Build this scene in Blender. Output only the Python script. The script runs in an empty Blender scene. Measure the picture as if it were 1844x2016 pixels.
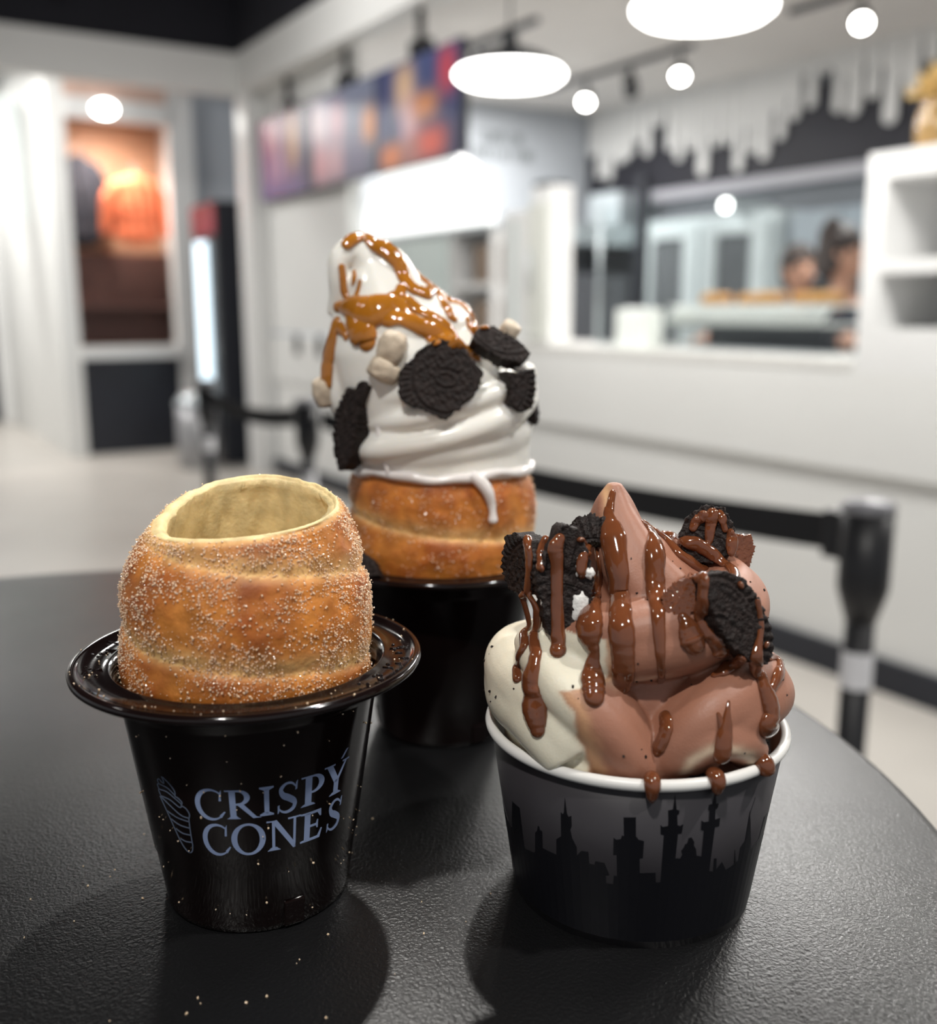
import bpy, bmesh, math, random
import numpy as np
from mathutils import Vector, Matrix, Quaternion, noise
from mathutils.bvhtree import BVHTree
from mathutils.kdtree import KDTree
from mathutils.geometry import tessellate_polygon

random.seed(7)
RNG = np.random.default_rng(11)
scene = bpy.context.scene
COL = scene.collection
PI = math.pi

# ------------------------------------------------------------------ camera, world, key lights, exposure
YAW = math.radians(31.7)          # the room's long axis is +Y; the camera looks 31.7 degrees to the right of it
PITCH = math.radians(11.3)
CAM_H = 1.25
TABLE_Z = 1.069
cam_d = bpy.data.cameras.new('camera')
cam = bpy.data.objects.new('camera', cam_d)
COL.objects.link(cam)
cam.location = (0, 0, CAM_H)
cam.rotation_euler = (PI / 2 - PITCH, 0, -YAW)
cam_d.sensor_fit = 'HORIZONTAL'
cam_d.sensor_width = 36.0
cam_d.lens = 36.0 * 2000.0 / 1844.0
cam_d.clip_start = 0.02
cam_d.clip_end = 60
cam_d.dof.use_dof = True
cam_d.dof.focus_distance = 0.305
cam_d.dof.aperture_fstop = 7.4
scene.camera = cam

world = bpy.data.worlds.new('room_air')
scene.world = world
world.use_nodes = True
world.node_tree.nodes['Background'].inputs[0].default_value = (0.93, 0.96, 1.0, 1)
world.node_tree.nodes['Background'].inputs[1].default_value = 0.32

scene.view_settings.view_transform = 'Standard'
scene.view_settings.look = 'None'
scene.view_settings.exposure = 0.32
scene.view_settings.gamma = 1.0
scene.view_settings.use_curve_mapping = False
scene.cycles.use_denoising = True
scene.cycles.max_bounces = 6
scene.cycles.diffuse_bounces = 3
scene.cycles.glossy_bounces = 3
scene.cycles.transmission_bounces = 6
scene.cycles.sample_clamp_indirect = 6.0
scene.cycles.caustics_reflective = False
scene.cycles.caustics_refractive = False


def spot(name, loc, target, power, size_deg=70, radius=0.04, color=(1, 0.97, 0.92), blend=0.6):
    l = bpy.data.lights.new(name, 'SPOT')
    l.energy = power; l.spot_size = math.radians(size_deg); l.spot_blend = blend
    l.shadow_soft_size = radius; l.color = color
    o = bpy.data.objects.new(name, l); COL.objects.link(o)
    o.location = loc
    o.rotation_euler = (Vector(target) - Vector(loc)).to_track_quat('-Z', 'Y').to_euler()
    return o


def area(name, loc, target, power, size, color=(1, 0.98, 0.95)):
    l = bpy.data.lights.new(name, 'AREA')
    l.energy = power; l.shape = 'DISK'; l.size = size; l.color = color
    o = bpy.data.objects.new(name, l); COL.objects.link(o)
    o.location = loc
    o.rotation_euler = (Vector(target) - Vector(loc)).to_track_quat('-Z', 'Y').to_euler()
    return o


# ceiling spotlights of the dining side (the lamps are above the frame)
spot('dining_spot_light', (0.86, 1.08, 3.02), (0.10, 0.34, 1.07), 92, 62, 0.03)
spot('dining_spot_light', (-0.75, -0.55, 3.02), (0.05, 0.32, 1.10), 98, 60, 0.05)
spot('dining_spot_light', (0.95, -0.65, 3.02), (0.15, 0.30, 1.10), 84, 60, 0.05)
spot('dining_spot_light', (-1.3, 1.7, 3.02), (0.05, 0.34, 1.07), 9, 70, 0.05)


# ------------------------------------------------------------------ helpers
def P(r, f, z=0.0):
    """metres in the table's own axes, which stand at an angle to the room, to room coordinates"""
    c, s = math.cos(YAW), math.sin(YAW)
    return (r * c + f * s, -r * s + f * c, z)


def node_mat(name):
    m = bpy.data.materials.new(name)
    m.use_nodes = True
    return m, m.node_tree, m.node_tree.nodes['Principled BSDF']


def mat(name, col, rough=0.5, metal=0.0, spec=0.5, noise_s=0.0, noise_a=0.0, bump=0.0, bump_s=200.0, bump_d=0.001,
        emit=None, emit_s=0.0, sss=0.0, sss_r=(1, .5, .3), sss_scale=0.003, coat=0.0, trans=0.0, ior=1.45):
    m, nt, b = node_mat(name)
    b.inputs['Base Color'].default_value = (*col, 1)
    b.inputs['Roughness'].default_value = rough
    b.inputs['Metallic'].default_value = metal
    b.inputs['Specular IOR Level'].default_value = spec
    b.inputs['IOR'].default_value = ior
    if coat:
        b.inputs['Coat Weight'].default_value = coat
        b.inputs['Coat Roughness'].default_value = 0.05
    if trans:
        b.inputs['Transmission Weight'].default_value = trans
    if sss:
        b.inputs['Subsurface Weight'].default_value = sss
        b.inputs['Subsurface Radius'].default_value = sss_r
        b.inputs['Subsurface Scale'].default_value = sss_scale
    if emit:
        b.inputs['Emission Color'].default_value = (*emit, 1)
        b.inputs['Emission Strength'].default_value = emit_s
    tc = None
    if noise_a or bump:
        tc = nt.nodes.new('ShaderNodeTexCoord')
    if noise_a:
        n = nt.nodes.new('ShaderNodeTexNoise'); n.inputs['Scale'].default_value = noise_s
        n.inputs['Detail'].default_value = 4
        nt.links.new(tc.outputs['Object'], n.inputs['Vector'])
        r = nt.nodes.new('ShaderNodeValToRGB')
        r.color_ramp.elements[0].position = 0.3; r.color_ramp.elements[1].position = 0.7
        r.color_ramp.elements[0].color = (*[c * (1 - noise_a) for c in col], 1)
        r.color_ramp.elements[1].color = (*[min(1, c * (1 + noise_a)) for c in col], 1)
        nt.links.new(n.outputs['Fac'], r.inputs['Fac'])
        nt.links.new(r.outputs['Color'], b.inputs['Base Color'])
    if bump:
        n2 = nt.nodes.new('ShaderNodeTexNoise'); n2.inputs['Scale'].default_value = bump_s
        n2.inputs['Detail'].default_value = 3
        nt.links.new(tc.outputs['Object'], n2.inputs['Vector'])
        bp = nt.nodes.new('ShaderNodeBump'); bp.inputs['Strength'].default_value = bump
        bp.inputs['Distance'].default_value = bump_d
        nt.links.new(n2.outputs['Fac'], bp.inputs['Height'])
        nt.links.new(bp.outputs['Normal'], b.inputs['Normal'])
    return m


def attr_mat(name, attr, rough=0.5, sss=0.0, sss_r=(1, .6, .4), sss_scale=0.003, bump=0.0, bump_s=800.0, bump_d=0.0002,
             emit_s=0.0, spec=0.5, coat=0.0, var=0.0, var_s=150.0):
    m, nt, b = node_mat(name)
    a = nt.nodes.new('ShaderNodeAttribute'); a.attribute_name = attr
    out = a.outputs['Color']
    tc = nt.nodes.new('ShaderNodeTexCoord')
    if var:
        n = nt.nodes.new('ShaderNodeTexNoise'); n.inputs['Scale'].default_value = var_s
        n.inputs['Detail'].default_value = 5
        nt.links.new(tc.outputs['Object'], n.inputs['Vector'])
        mr = nt.nodes.new('ShaderNodeMapRange')
        mr.inputs['From Min'].default_value = 0.3; mr.inputs['From Max'].default_value = 0.7
        mr.inputs['To Min'].default_value = 1 - var; mr.inputs['To Max'].default_value = 1 + var
        nt.links.new(n.outputs['Fac'], mr.inputs['Value'])
        mx = nt.nodes.new('ShaderNodeVectorMath'); mx.operation = 'SCALE'
        nt.links.new(out, mx.inputs[0]); nt.links.new(mr.outputs['Result'], mx.inputs['Scale'])
        out = mx.outputs['Vector']
    nt.links.new(out, b.inputs['Base Color'])
    b.inputs['Roughness'].default_value = rough
    b.inputs['Specular IOR Level'].default_value = spec
    if coat:
        b.inputs['Coat Weight'].default_value = coat
    if sss:
        b.inputs['Subsurface Weight'].default_value = sss
        b.inputs['Subsurface Radius'].default_value = sss_r
        b.inputs['Subsurface Scale'].default_value = sss_scale
    if emit_s:
        nt.links.new(out, b.inputs['Emission Color'])
        b.inputs['Emission Strength'].default_value = emit_s
    if bump:
        n2 = nt.nodes.new('ShaderNodeTexNoise'); n2.inputs['Scale'].default_value = bump_s
        n2.inputs['Detail'].default_value = 4
        nt.links.new(tc.outputs['Object'], n2.inputs['Vector'])
        bp = nt.nodes.new('ShaderNodeBump'); bp.inputs['Strength'].default_value = bump
        bp.inputs['Distance'].default_value = bump_d
        nt.links.new(n2.outputs['Fac'], bp.inputs['Height'])
        nt.links.new(bp.outputs['Normal'], b.inputs['Normal'])
    return m


def make_mesh(name, V, F, smooth=True, colors=None, cname='Col'):
    me = bpy.data.meshes.new(name)
    if isinstance(V, np.ndarray):
        V = V.tolist()
    if isinstance(F, np.ndarray):
        F = F.tolist()
    me.from_pydata(V, [], F)
    me.update()
    if smooth:
        me.polygons.foreach_set('use_smooth', [True] * len(me.polygons))
    if colors is not None:
        a = me.color_attributes.new(cname, 'FLOAT_COLOR', 'POINT')
        c = np.ones((len(V), 4), dtype=np.float32); c[:, :3] = colors
        a.data.foreach_set('color', c.ravel())
    return me


def link(name, me, m=None, parent=None, loc=None, rotz=None):
    o = bpy.data.objects.new(name, me)
    COL.objects.link(o)
    if m is not None and me is not None:
        me.materials.clear(); me.materials.append(m)
    if parent is not None:
        o.parent = parent
    if loc is not None:
        o.location = loc
    if rotz is not None:
        o.rotation_euler = (0, 0, rotz)
    return o


def obj(name, V, F, m, parent=None, loc=None, rotz=None, smooth=True, colors=None):
    return link(name, make_mesh(name, V, F, smooth, colors), m, parent, loc, rotz)


def tag(o, label=None, cat=None, group=None, kind=None):
    if label: o['label'] = label
    if cat: o['category'] = cat
    if group: o['group'] = group
    if kind: o['kind'] = kind
    return o


def thing(name, label, cat, loc=(0, 0, 0), rotz=0.0, group=None):
    o = bpy.data.objects.new(name, None)
    COL.objects.link(o)
    o.empty_display_size = 0.05
    o.location = loc; o.rotation_euler = (0, 0, rotz)
    return tag(o, label, cat, group)


def copy_tree(o, parent=None):
    c = o.copy(); COL.objects.link(c); c.parent = parent
    for ch in [x for x in bpy.data.objects if x.parent == o]:
        copy_tree(ch, c)
    return c


def box_vf(x0, x1, y0, y1, z0, z1, bev=0.0):
    if bev <= 0:
        V = [(x0, y0, z0), (x1, y0, z0), (x1, y1, z0), (x0, y1, z0), (x0, y0, z1), (x1, y0, z1), (x1, y1, z1), (x0, y1, z1)]
        F = [(0, 3, 2, 1), (4, 5, 6, 7), (0, 1, 5, 4), (1, 2, 6, 5), (2, 3, 7, 6), (3, 0, 4, 7)]
        return V, F
    bm = bmesh.new()
    bmesh.ops.create_cube(bm, size=1.0)
    for v in bm.verts:
        v.co = ((x0 + x1) / 2 + v.co.x * (x1 - x0), (y0 + y1) / 2 + v.co.y * (y1 - y0), (z0 + z1) / 2 + v.co.z * (z1 - z0))
    bmesh.ops.bevel(bm, geom=list(bm.edges), offset=bev, segments=2, affect='EDGES', profile=0.6)
    bm.verts.index_update()
    V = [tuple(v.co) for v in bm.verts]; F = [tuple(v.index for v in f.verts) for f in bm.faces]
    bm.free()
    return V, F


def join_vf(parts):
    V, F = [], []
    for v, f in parts:
        n = len(V); V += [tuple(p) for p in v]; F += [tuple(i + n for i in q) for q in f]
    return V, F


def wbox(name, x0, x1, y0, y1, z0, z1, m, parent=None, bev=0.0):
    """a box given in room coordinates; under a parent it becomes local to it"""
    if parent is not None:
        ox, oy, oz = parent.location
    else:
        ox, oy, oz = (x0 + x1) / 2, (y0 + y1) / 2, z0
    V, F = box_vf(x0 - ox, x1 - ox, y0 - oy, y1 - oy, z0 - oz, z1 - oz, bev)
    return obj(name, V, F, m, parent, None if parent is not None else (ox, oy, oz), smooth=False)


def struct(o):
    o['kind'] = 'structure'
    return o


def lathe(profile, n=96, closed=False):
    """profile of (radius, z); radius 0 ends become poles"""
    V, F = [], []
    rings = []
    for (r, z) in profile:
        if r <= 1e-9:
            rings.append([len(V)]); V.append((0, 0, z))
        else:
            rings.append(list(range(len(V), len(V) + n)))
            for i in range(n):
                a = 2 * PI * i / n
                V.append((r * math.cos(a), r * math.sin(a), z))
    pairs = list(zip(rings[:-1], rings[1:])) + ([(rings[-1], rings[0])] if closed else [])
    for A, B in pairs:
        for i in range(n):
            j = (i + 1) % n
            if len(A) == 1 and len(B) == 1:
                continue
            if len(A) == 1:
                F.append((A[0], B[j], B[i]))
            elif len(B) == 1:
                F.append((A[i], A[j], B[0]))
            else:
                F.append((A[i], A[j], B[j], B[i]))
    return V, F


def frames(pts):
    pts = [Vector(p) for p in pts]
    n = len(pts)
    T = []
    for i in range(n):
        t = pts[min(i + 1, n - 1)] - pts[max(i - 1, 0)]
        T.append(t.normalized() if t.length > 1e-12 else Vector((0, 0, 1)))
    up = Vector((0, 0, 1)) if abs(T[0].z) < 0.9 else Vector((0, 1, 0))
    N = [(up - T[0] * up.dot(T[0])).normalized()]
    for i in range(1, n):
        v = N[-1] - T[i] * N[-1].dot(T[i])
        N.append(v.normalized() if v.length > 1e-9 else N[-1])
    return pts, T, N


def sweep(path, radii, n=16, prof=None, flat=None):
    """tube along a path, capped; prof(i, phi) scales the radius; flat=(normals, factor) squashes along a normal"""
    pts, T, N = frames(path)
    V, F = [], []
    for i, p in enumerate(pts):
        r = radii[i] if hasattr(radii, '__len__') else radii
        if flat is not None:
            nn = flat[0][i]; nn = (nn - T[i] * nn.dot(T[i]))
            nn = nn.normalized() if nn.length > 1e-9 else N[i]
            a, b, ka = nn, T[i].cross(nn), flat[1]
        else:
            a, b, ka = N[i], T[i].cross(N[i]), 1.0
        for k in range(n):
            ph = 2 * PI * k / n
            s = prof(i, ph) if prof else 1.0
            V.append(tuple(p + (a * (math.cos(ph) * ka) + b * math.sin(ph)) * (r * s)))
    for i in range(len(pts) - 1):
        for k in range(n):
            j = (k + 1) % n
            F.append((i * n + k, i * n + j, (i + 1) * n + j, (i + 1) * n + k))
    V.append(tuple(pts[0])); V.append(tuple(pts[-1]))
    m = (len(pts) - 1) * n
    for k in range(n):
        j = (k + 1) % n
        F.append((len(V) - 2, j, k)); F.append((len(V) - 1, m + k, m + j))
    return V, F


def catmull(P_, sub=8):
    P_ = [np.array(p, float) for p in P_]
    if len(P_) < 3:
        return [P_[0] + (P_[-1] - P_[0]) * t for t in np.linspace(0, 1, sub + 1)]
    Q = [2 * P_[0] - P_[1]] + P_ + [2 * P_[-1] - P_[-2]]
    out = []
    for i in range(1, len(Q) - 2):
        p0, p1, p2, p3 = Q[i - 1], Q[i], Q[i + 1], Q[i + 2]
        for k in range(sub):
            t = k / sub
            out.append(0.5 * ((2 * p1) + (-p0 + p2) * t + (2 * p0 - 5 * p1 + 4 * p2 - p3) * t * t + (-p0 + 3 * p1 - 3 * p2 + p3) * t ** 3))
    out.append(Q[-2])
    return out


def icosphere(sub, r=1.0):
    bm = bmesh.new(); bmesh.ops.create_icosphere(bm, subdivisions=sub, radius=r)
    bm.verts.index_update()
    V = [tuple(v.co) for v in bm.verts]; F = [tuple(v.index for v in f.verts) for f in bm.faces]
    bm.free(); return V, F


def ellipsoid(c, r, sub=3):
    V, F = icosphere(sub)
    return [(c[0] + x * r[0], c[1] + y * r[1], c[2] + z * r[2]) for x, y, z in V], F


def fuse(parts, voxel, smooth=4, sub=0):
    """union of closed shapes into one continuous skin; returns numpy verts and a face list"""
    V, F = join_vf(parts)
    me = make_mesh('tmp', V, F)
    o = bpy.data.objects.new('tmp', me); COL.objects.link(o)
    md = o.modifiers.new('r', 'REMESH'); md.mode = 'VOXEL'; md.voxel_size = voxel
    if smooth:
        ms = o.modifiers.new('s', 'SMOOTH'); ms.factor = 0.5; ms.iterations = smooth
    dg = bpy.context.evaluated_depsgraph_get()
    ev = o.evaluated_get(dg)
    m2 = bpy.data.meshes.new_from_object(ev)
    n = len(m2.vertices)
    A = np.empty(n * 3); m2.vertices.foreach_get('co', A); A = A.reshape(-1, 3)
    FF = [tuple(p.vertices) for p in m2.polygons]
    bpy.data.objects.remove(o); bpy.data.meshes.remove(me); bpy.data.meshes.remove(m2)
    return A, FF


def smoothstep(a, b, x):
    t = np.clip((x - a) / (b - a), 0, 1)
    return t * t * (3 - 2 * t)


def nz(p, s, seed=0.0):
    return noise.noise(Vector((p[0] * s + seed, p[1] * s - seed, p[2] * s + 2 * seed)))

# ------------------------------------------------------------------ room materials
M = {}
M['floor'] = mat('polished_concrete', (0.52, 0.49, 0.45), 0.35, noise_s=1.4, noise_a=0.10, bump=0.05, bump_s=30)
M['white_wall'] = mat('white_paint', (0.78, 0.78, 0.76), 0.55, noise_s=2, noise_a=0.015)
M['grey_wall'] = mat('cool_grey_paint', (0.50, 0.53, 0.57), 0.6, noise_s=2, noise_a=0.02)
M['ceiling'] = mat('warm_grey_ceiling_paint', (0.80, 0.765, 0.73), 0.8, noise_s=3, noise_a=0.02)
M['black_ceiling'] = mat('black_ceiling_paint', (0.012, 0.012, 0.018), 0.8, noise_s=3, noise_a=0.1)
M['black'] = mat('black_plastic', (0.012, 0.012, 0.014), 0.4, noise_s=60, noise_a=0.1)
M['black_panel'] = mat('black_laminate', (0.016, 0.018, 0.026), 0.45, noise_s=8, noise_a=0.1)
M['dark_grey'] = mat('dark_grey_metal', (0.07, 0.075, 0.085), 0.4, noise_s=5, noise_a=0.1)
M['kitchen_grey'] = mat('kitchen_grey_paint', (0.16, 0.17, 0.19), 0.6, noise_s=4, noise_a=0.05)
M['counter'] = mat('pale_stone_countertop', (0.72, 0.71, 0.68), 0.35, noise_s=30, noise_a=0.04)
M['white_gloss'] = mat('white_gloss_laminate', (0.80, 0.80, 0.79), 0.3, noise_s=4, noise_a=0.01)
M['steel'] = mat('brushed_steel', (0.55, 0.60, 0.62), 0.35, metal=0.6, noise_s=20, noise_a=0.04)
M['pale_frame'] = mat('pale_door_frame', (0.60, 0.66, 0.68), 0.4, noise_s=6, noise_a=0.03)
M['pane_grey'] = mat('grey_door_glass', (0.13, 0.14, 0.15), 0.2, noise_s=3, noise_a=0.15)
M['wood_light'] = mat('orange_wood_slat', (0.62, 0.36, 0.23), 0.5, noise_s=14, noise_a=0.15)
M['wood_dark'] = mat('dark_wood_slat', (0.19, 0.10, 0.085), 0.5, noise_s=14, noise_a=0.15)
M['lamp_glow'] = mat('lamp_diffuser', (0.9, 0.9, 0.9), 0.4, emit=(1.0, 0.98, 0.94), emit_s=9.0)
M['lamp_hot'] = mat('spot_lens', (0.9, 0.9, 0.9), 0.4, emit=(1.0, 0.98, 0.92), emit_s=26.0)
M['arch_glow'] = mat('backlit_arch_acrylic', (0.9, 0.9, 0.9), 0.4, emit=(0.96, 1.0, 0.98), emit_s=1.0, noise_s=3, noise_a=0.01)
M['led'] = mat('led_strip', (0.8, 0.9, 1.0), 0.4, emit=(0.72, 0.90, 1.0), emit_s=1.3)
M['belt'] = mat('black_webbing', (0.010, 0.010, 0.012), 0.8, bump=0.2, bump_s=900, bump_d=0.0004)
M['label_white'] = mat('white_sticker', (0.75, 0.75, 0.78), 0.5, noise_s=50, noise_a=0.03)
M['table'] = None

# glass: thin clear sheet
gm, gnt, gb = node_mat('clear_glass')
gt = gnt.nodes.new('ShaderNodeBsdfTransparent'); gt.inputs[0].default_value = (0.95, 0.97, 0.97, 1)
gg = gnt.nodes.new('ShaderNodeBsdfGlossy'); gg.inputs['Roughness'].default_value = 0.02
gl = gnt.nodes.new('ShaderNodeLayerWeight'); gl.inputs['Blend'].default_value = 0.25
gf = gnt.nodes.new('ShaderNodeMapRange'); gf.inputs['To Min'].default_value = 0.03; gf.inputs['To Max'].default_value = 0.14
gnt.links.new(gl.outputs['Facing'], gf.inputs['Value'])
gx = gnt.nodes.new('ShaderNodeMixShader')
gnt.links.new(gf.outputs[0], gx.inputs[0]); gnt.links.new(gt.outputs[0], gx.inputs[1]); gnt.links.new(gg.outputs[0], gx.inputs[2])
gnt.links.new(gx.outputs[0], gnt.nodes['Material Output'].inputs['Surface'])
M['glass'] = gm

# ------------------------------------------------------------------ the room shell
struct(wbox('floor', -6, 7, -5, 14, -0.1, 0.0, M['floor']))
struct(wbox('ceiling', -6, 2.72, -2.2, 14, 3.6, 3.7, M['black_ceiling']))
struct(wbox('ceiling', 2.86, 6.07, -3, 7.6, 2.95, 3.05, M['ceiling']))
struct(wbox('trim_1', 2.72, 2.86, -3, 7.65, 2.80, 3.08, M['white_wall']))          # bulkhead along the counter
struct(wbox('trim_2', -6, 2.72, 7.65, 7.80, 2.80, 3.08, M['white_wall']))
struct(wbox('wall_upper', -6, 2.72, 7.68, 7.78, 3.08, 3.6, M['black_ceiling']))          # bulkhead across the far end
struct(wbox('wall_upper', 2.72, 2.86, -3, 14, 3.08, 3.7, M['black_ceiling']))
struct(wbox('wall_end', 2.86, 6.07, 7.60, 7.70, 0, 2.95, M['grey_wall']))
struct(wbox('trim_3', 2.72, 2.86, 7.50, 7.70, 0, 2.80, M['white_gloss']))           # white post under the corner
struct(wbox('wall_menu', 2.86, 2.96, 6.08, 7.50, 1.085, 2.95, M['white_wall']))     # wall under the menu screens
struct(wbox('wall_back', 5.97, 6.07, -3, 7.60, 0, 2.95, M['kitchen_grey']))
struct(wbox('wall_far', 2.86, 5.2, 9.25, 9.35, 0, 3.6, M['grey_wall']))
struct(wbox('wall_corridor', -6, 1.66, 12.6, 12.7, 0, 3.6, M['white_wall']))

# counter front: lower recessed panel, upper panel, black baseboard
ctr = struct(wbox('wall_counter', 2.87, 3.0, -3, 7.5, 0.0, 1.05, M['white_wall']))
up = wbox('upper_panel', 2.85, 2.87, -3, 7.5, 0.72, 1.05, M['white_wall'], ctr)
struct(wbox('baseboard_counter', 2.845, 2.87, -3, 7.5, 0.0, 0.11, M['black_panel']))
wbox('countertop', 2.847, 3.42, 2.22, 6.08, 1.0505, 1.085, M['counter'], None, 0.004)
tag(bpy.data.objects['countertop'], 'pale stone worktop running along the white service counter', 'countertop')

# dark upper wall with skyline and white drips painted on
def extrude_x(poly, x0, x1):
    """poly in (y, z), extruded between two x planes"""
    n = len(poly)
    V = [(x0, y, z) for y, z in poly] + [(x1, y, z) for y, z in poly]
    tris = tessellate_polygon([[Vector((y, z, 0)) for y, z in poly]])
    F = [tuple(t) for t in tris] + [tuple(i + n for i in reversed(t)) for t in tris]
    F += [(i, (i + 1) % n, n + (i + 1) % n, n + i) for i in range(n)]
    return V, F


mural = thing('wall_mural', 'black skyline band with white dripping icing painted above the kitchen', 'mural', (5.95, 4.5, 2.2))
ox, oy, oz = mural.location
sk = [(7.58, 2.21), (0.0, 2.21), (0.0, 2.55)]
rnd = random.Random(5)
y = 0.0
while y < 7.3:
    w = rnd.uniform(0.10, 0.30); h = rnd.uniform(2.62, 2.78)
    sk += [(y, h), (y + w * .4, h), (y + w * .5, h + rnd.uniform(0, 0.16)), (y + w * .6, h), (y + w, h)]
    y += w
sk += [(7.58, 2.6)]
V, F = extrude_x([(a - oy, b - oz) for a, b in sk], 5.950 - ox, 5.969 - ox)
obj('skyline_band', V, F, mat('mural_black', (0.020, 0.020, 0.028), 0.6, noise_s=3, noise_a=0.1), mural, smooth=False)
dm = mat('mural_white', (0.74, 0.74, 0.73), 0.55, noise_s=3, noise_a=0.02)
edge_tab = [(2.6, 2.48), (3.2, 2.56), (3.6, 2.44), (4.0, 2.58), (4.25, 2.64), (4.42, 2.38), (4.6, 2.60), (4.78, 2.48), (4.95, 2.62), (5.2, 2.56), (5.36, 2.40), (5.6, 2.26),
            (6.0, 2.27), (6.38, 2.28), (6.52, 2.55), (6.75, 2.48), (6.9, 2.42), (7.05, 2.25), (7.25, 2.32), (7.5, 2.38)]
eY, eZ = [a for a, b in edge_tab], [b for a, b in edge_tab]
pol = [(7.56, 2.949), (2.6, 2.949)]
yy = 2.6
while yy < 7.56:
    pol.append((yy, min(2.86, float(np.interp(yy, eY, eZ)) + 0.26 + rnd.uniform(-.03, .05)))); yy += 0.05
pol.append((7.56, 2.66))
V, F = extrude_x([(a - oy, b - oz) for a, b in pol], 5.938 - ox, 5.9495 - ox)
obj('icing_sheet', V, F, dm, mural, smooth=False)
yc = 7.50
while yc > 2.65:
    w = rnd.uniform(.075, .115); zt = float(np.interp(yc, eY, eZ)) + rnd.choice((0, 0, .03, .12, .2))
    pol = [(yc + w / 2, 2.949), (yc - w / 2, 2.949)]
    for k in range(9):
        a = PI + PI * k / 8
        pol.append((yc + w / 2 * math.cos(a), zt + w / 2 * (1 + math.sin(a))))
    V, F = extrude_x([(a - oy, b - oz) for a, b in pol], 5.926 - ox, 5.9375 - ox)
    obj('icing_drip', V, F, dm, mural, smooth=False)
    yc -= w + rnd.uniform(.015, .05)
wbox('light_strip', 5.90, 5.969, 4.5, 7.4, 2.12, 2.205, mat('grey_metal_strip', (0.42, 0.42, 0.46), 0.4), mural)

# ------------------------------------------------------------------ menu screens
def screen_grid(nx, nz_, fn):
    V, F, C = [], [], []
    for j in range(nz_ + 1):
        for i in range(nx + 1):
            V.append((i / nx, j / nz_)); C.append(fn(i / nx, j / nz_))
    for j in range(nz_):
        for i in range(nx):
            a = j * (nx + 1) + i
            F.append((a, a + 1, a + nx + 2, a + nx + 1))
    return V, F, C


def blobs(bg, items):
    def fn(u, v):
        c = np.array(bg(u, v), float)
        for (cu, cv, su, sv, col) in items:
            w = math.exp(-((abs(u - cu) / su) ** 3 + (abs(v - cv) / sv) ** 3))
            c = c * (1 - w) + np.array(col) * w
        return np.clip(c, 0, 1) ** 1.45
    return fn


scr_mat = attr_mat('menu_screen', 'Col', 0.3, emit_s=0.60)
for _l in list(scr_mat.node_tree.links):
    if _l.to_socket.name == 'Base Color':
        scr_mat.node_tree.links.remove(_l)
scr_mat.node_tree.nodes['Principled BSDF'].inputs['Base Color'].default_value = (0.02, 0.02, 0.025, 1)
bg1 = lambda u, v: np.array((0.30, 0.08, 0.12)) * (1 - u) * (0.4 + v) + np.array((0.10, 0.09, 0.24)) * (1.3 - v)
bg2 = lambda u, v: np.array((0.30, 0.32, 0.40)) * (0.6 + 0.5 * v)
bg3 = lambda u, v: np.array((0.13, 0.16, 0.30)) * (0.7 + 0.5 * v)
SCR = [
    (7.40, blobs(bg1, [(.18, .72, .05, .2, (.75, .4, .42)), (.34, .70, .05, .2, (.78, .5, .5)), (.22, .36, .05, .18, (.6, .35, .45)), (.40, .38, .05, .18, (.7, .45, .55)),
                       (.66, .62, .09, .34, (.70, .46, .24)), (.93, .5, .08, .7, (.03, .04, .10))])),
    (6.46, blobs(bg2, [(.10, .70, .16, .26, (.75, .62, .64)), (.42, .66, .10, .22, (.70, .42, .45)), (.14, .26, .13, .25, (.72, .40, .42)), (.40, .24, .12, .22, (.70, .44, .46)),
                       (.70, .30, .2, .3, (.25, .22, .32)), (.92, .52, .10, .18, (.85, .42, .16))])),
    (5.52, blobs(bg3, [(.08, .86, .12, .3, (.10, .12, .26)), (.36, .74, .13, .26, (.85, .62, .42)), (.42, .40, .12, .26, (.82, .62, .66)), (.60, .52, .16, .14, (.80, .42, .22)),
                       (.86, .78, .10, .22, (.75, .16, .20)), (.18, .12, .16, .14, (.85, .36, .14)), (.66, .16, .2, .16, (.85, .24, .16)), (.45, .1, .1, .2, (.6, .3, .25))])),
]
SCR_L = ['menu screen with dark red drinks beside the white corner post', 'grey menu screen of pink cones, the one between two other screens',
         'menu screen with a big cream cone and orange fruit beside the pendant lamp']
for k, (y0, fn) in enumerate(SCR):
    t = thing('menu_screen', SCR_L[k], 'screen', (2.79, y0 - 0.465, 2.02), 0, 'menu screens over the counter')
    V, F = box_vf(0.003, 0.05, -0.463, 0.463, 0.0, 0.55, 0.004)
    obj('housing', V, F, M['black'], t, smooth=False)
    gv, gf_, gc = screen_grid(56, 32, fn)
    V = [(0.0, 0.457 - u * 0.914, 0.006 + v * 0.538) for u, v in gv]
    obj('display', V, [tuple(q) for q in gf_], scr_mat, t, colors=np.array(gc))
    V, F = join_vf([box_vf(0.02, 0.05, -0.02, 0.02, 0.55, 0.93), box_vf(0.0, 0.08, -0.07, 0.07, 0.55, 0.63)])
    obj('ceiling_mount', V, F, M['black'], t, smooth=False)

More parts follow.
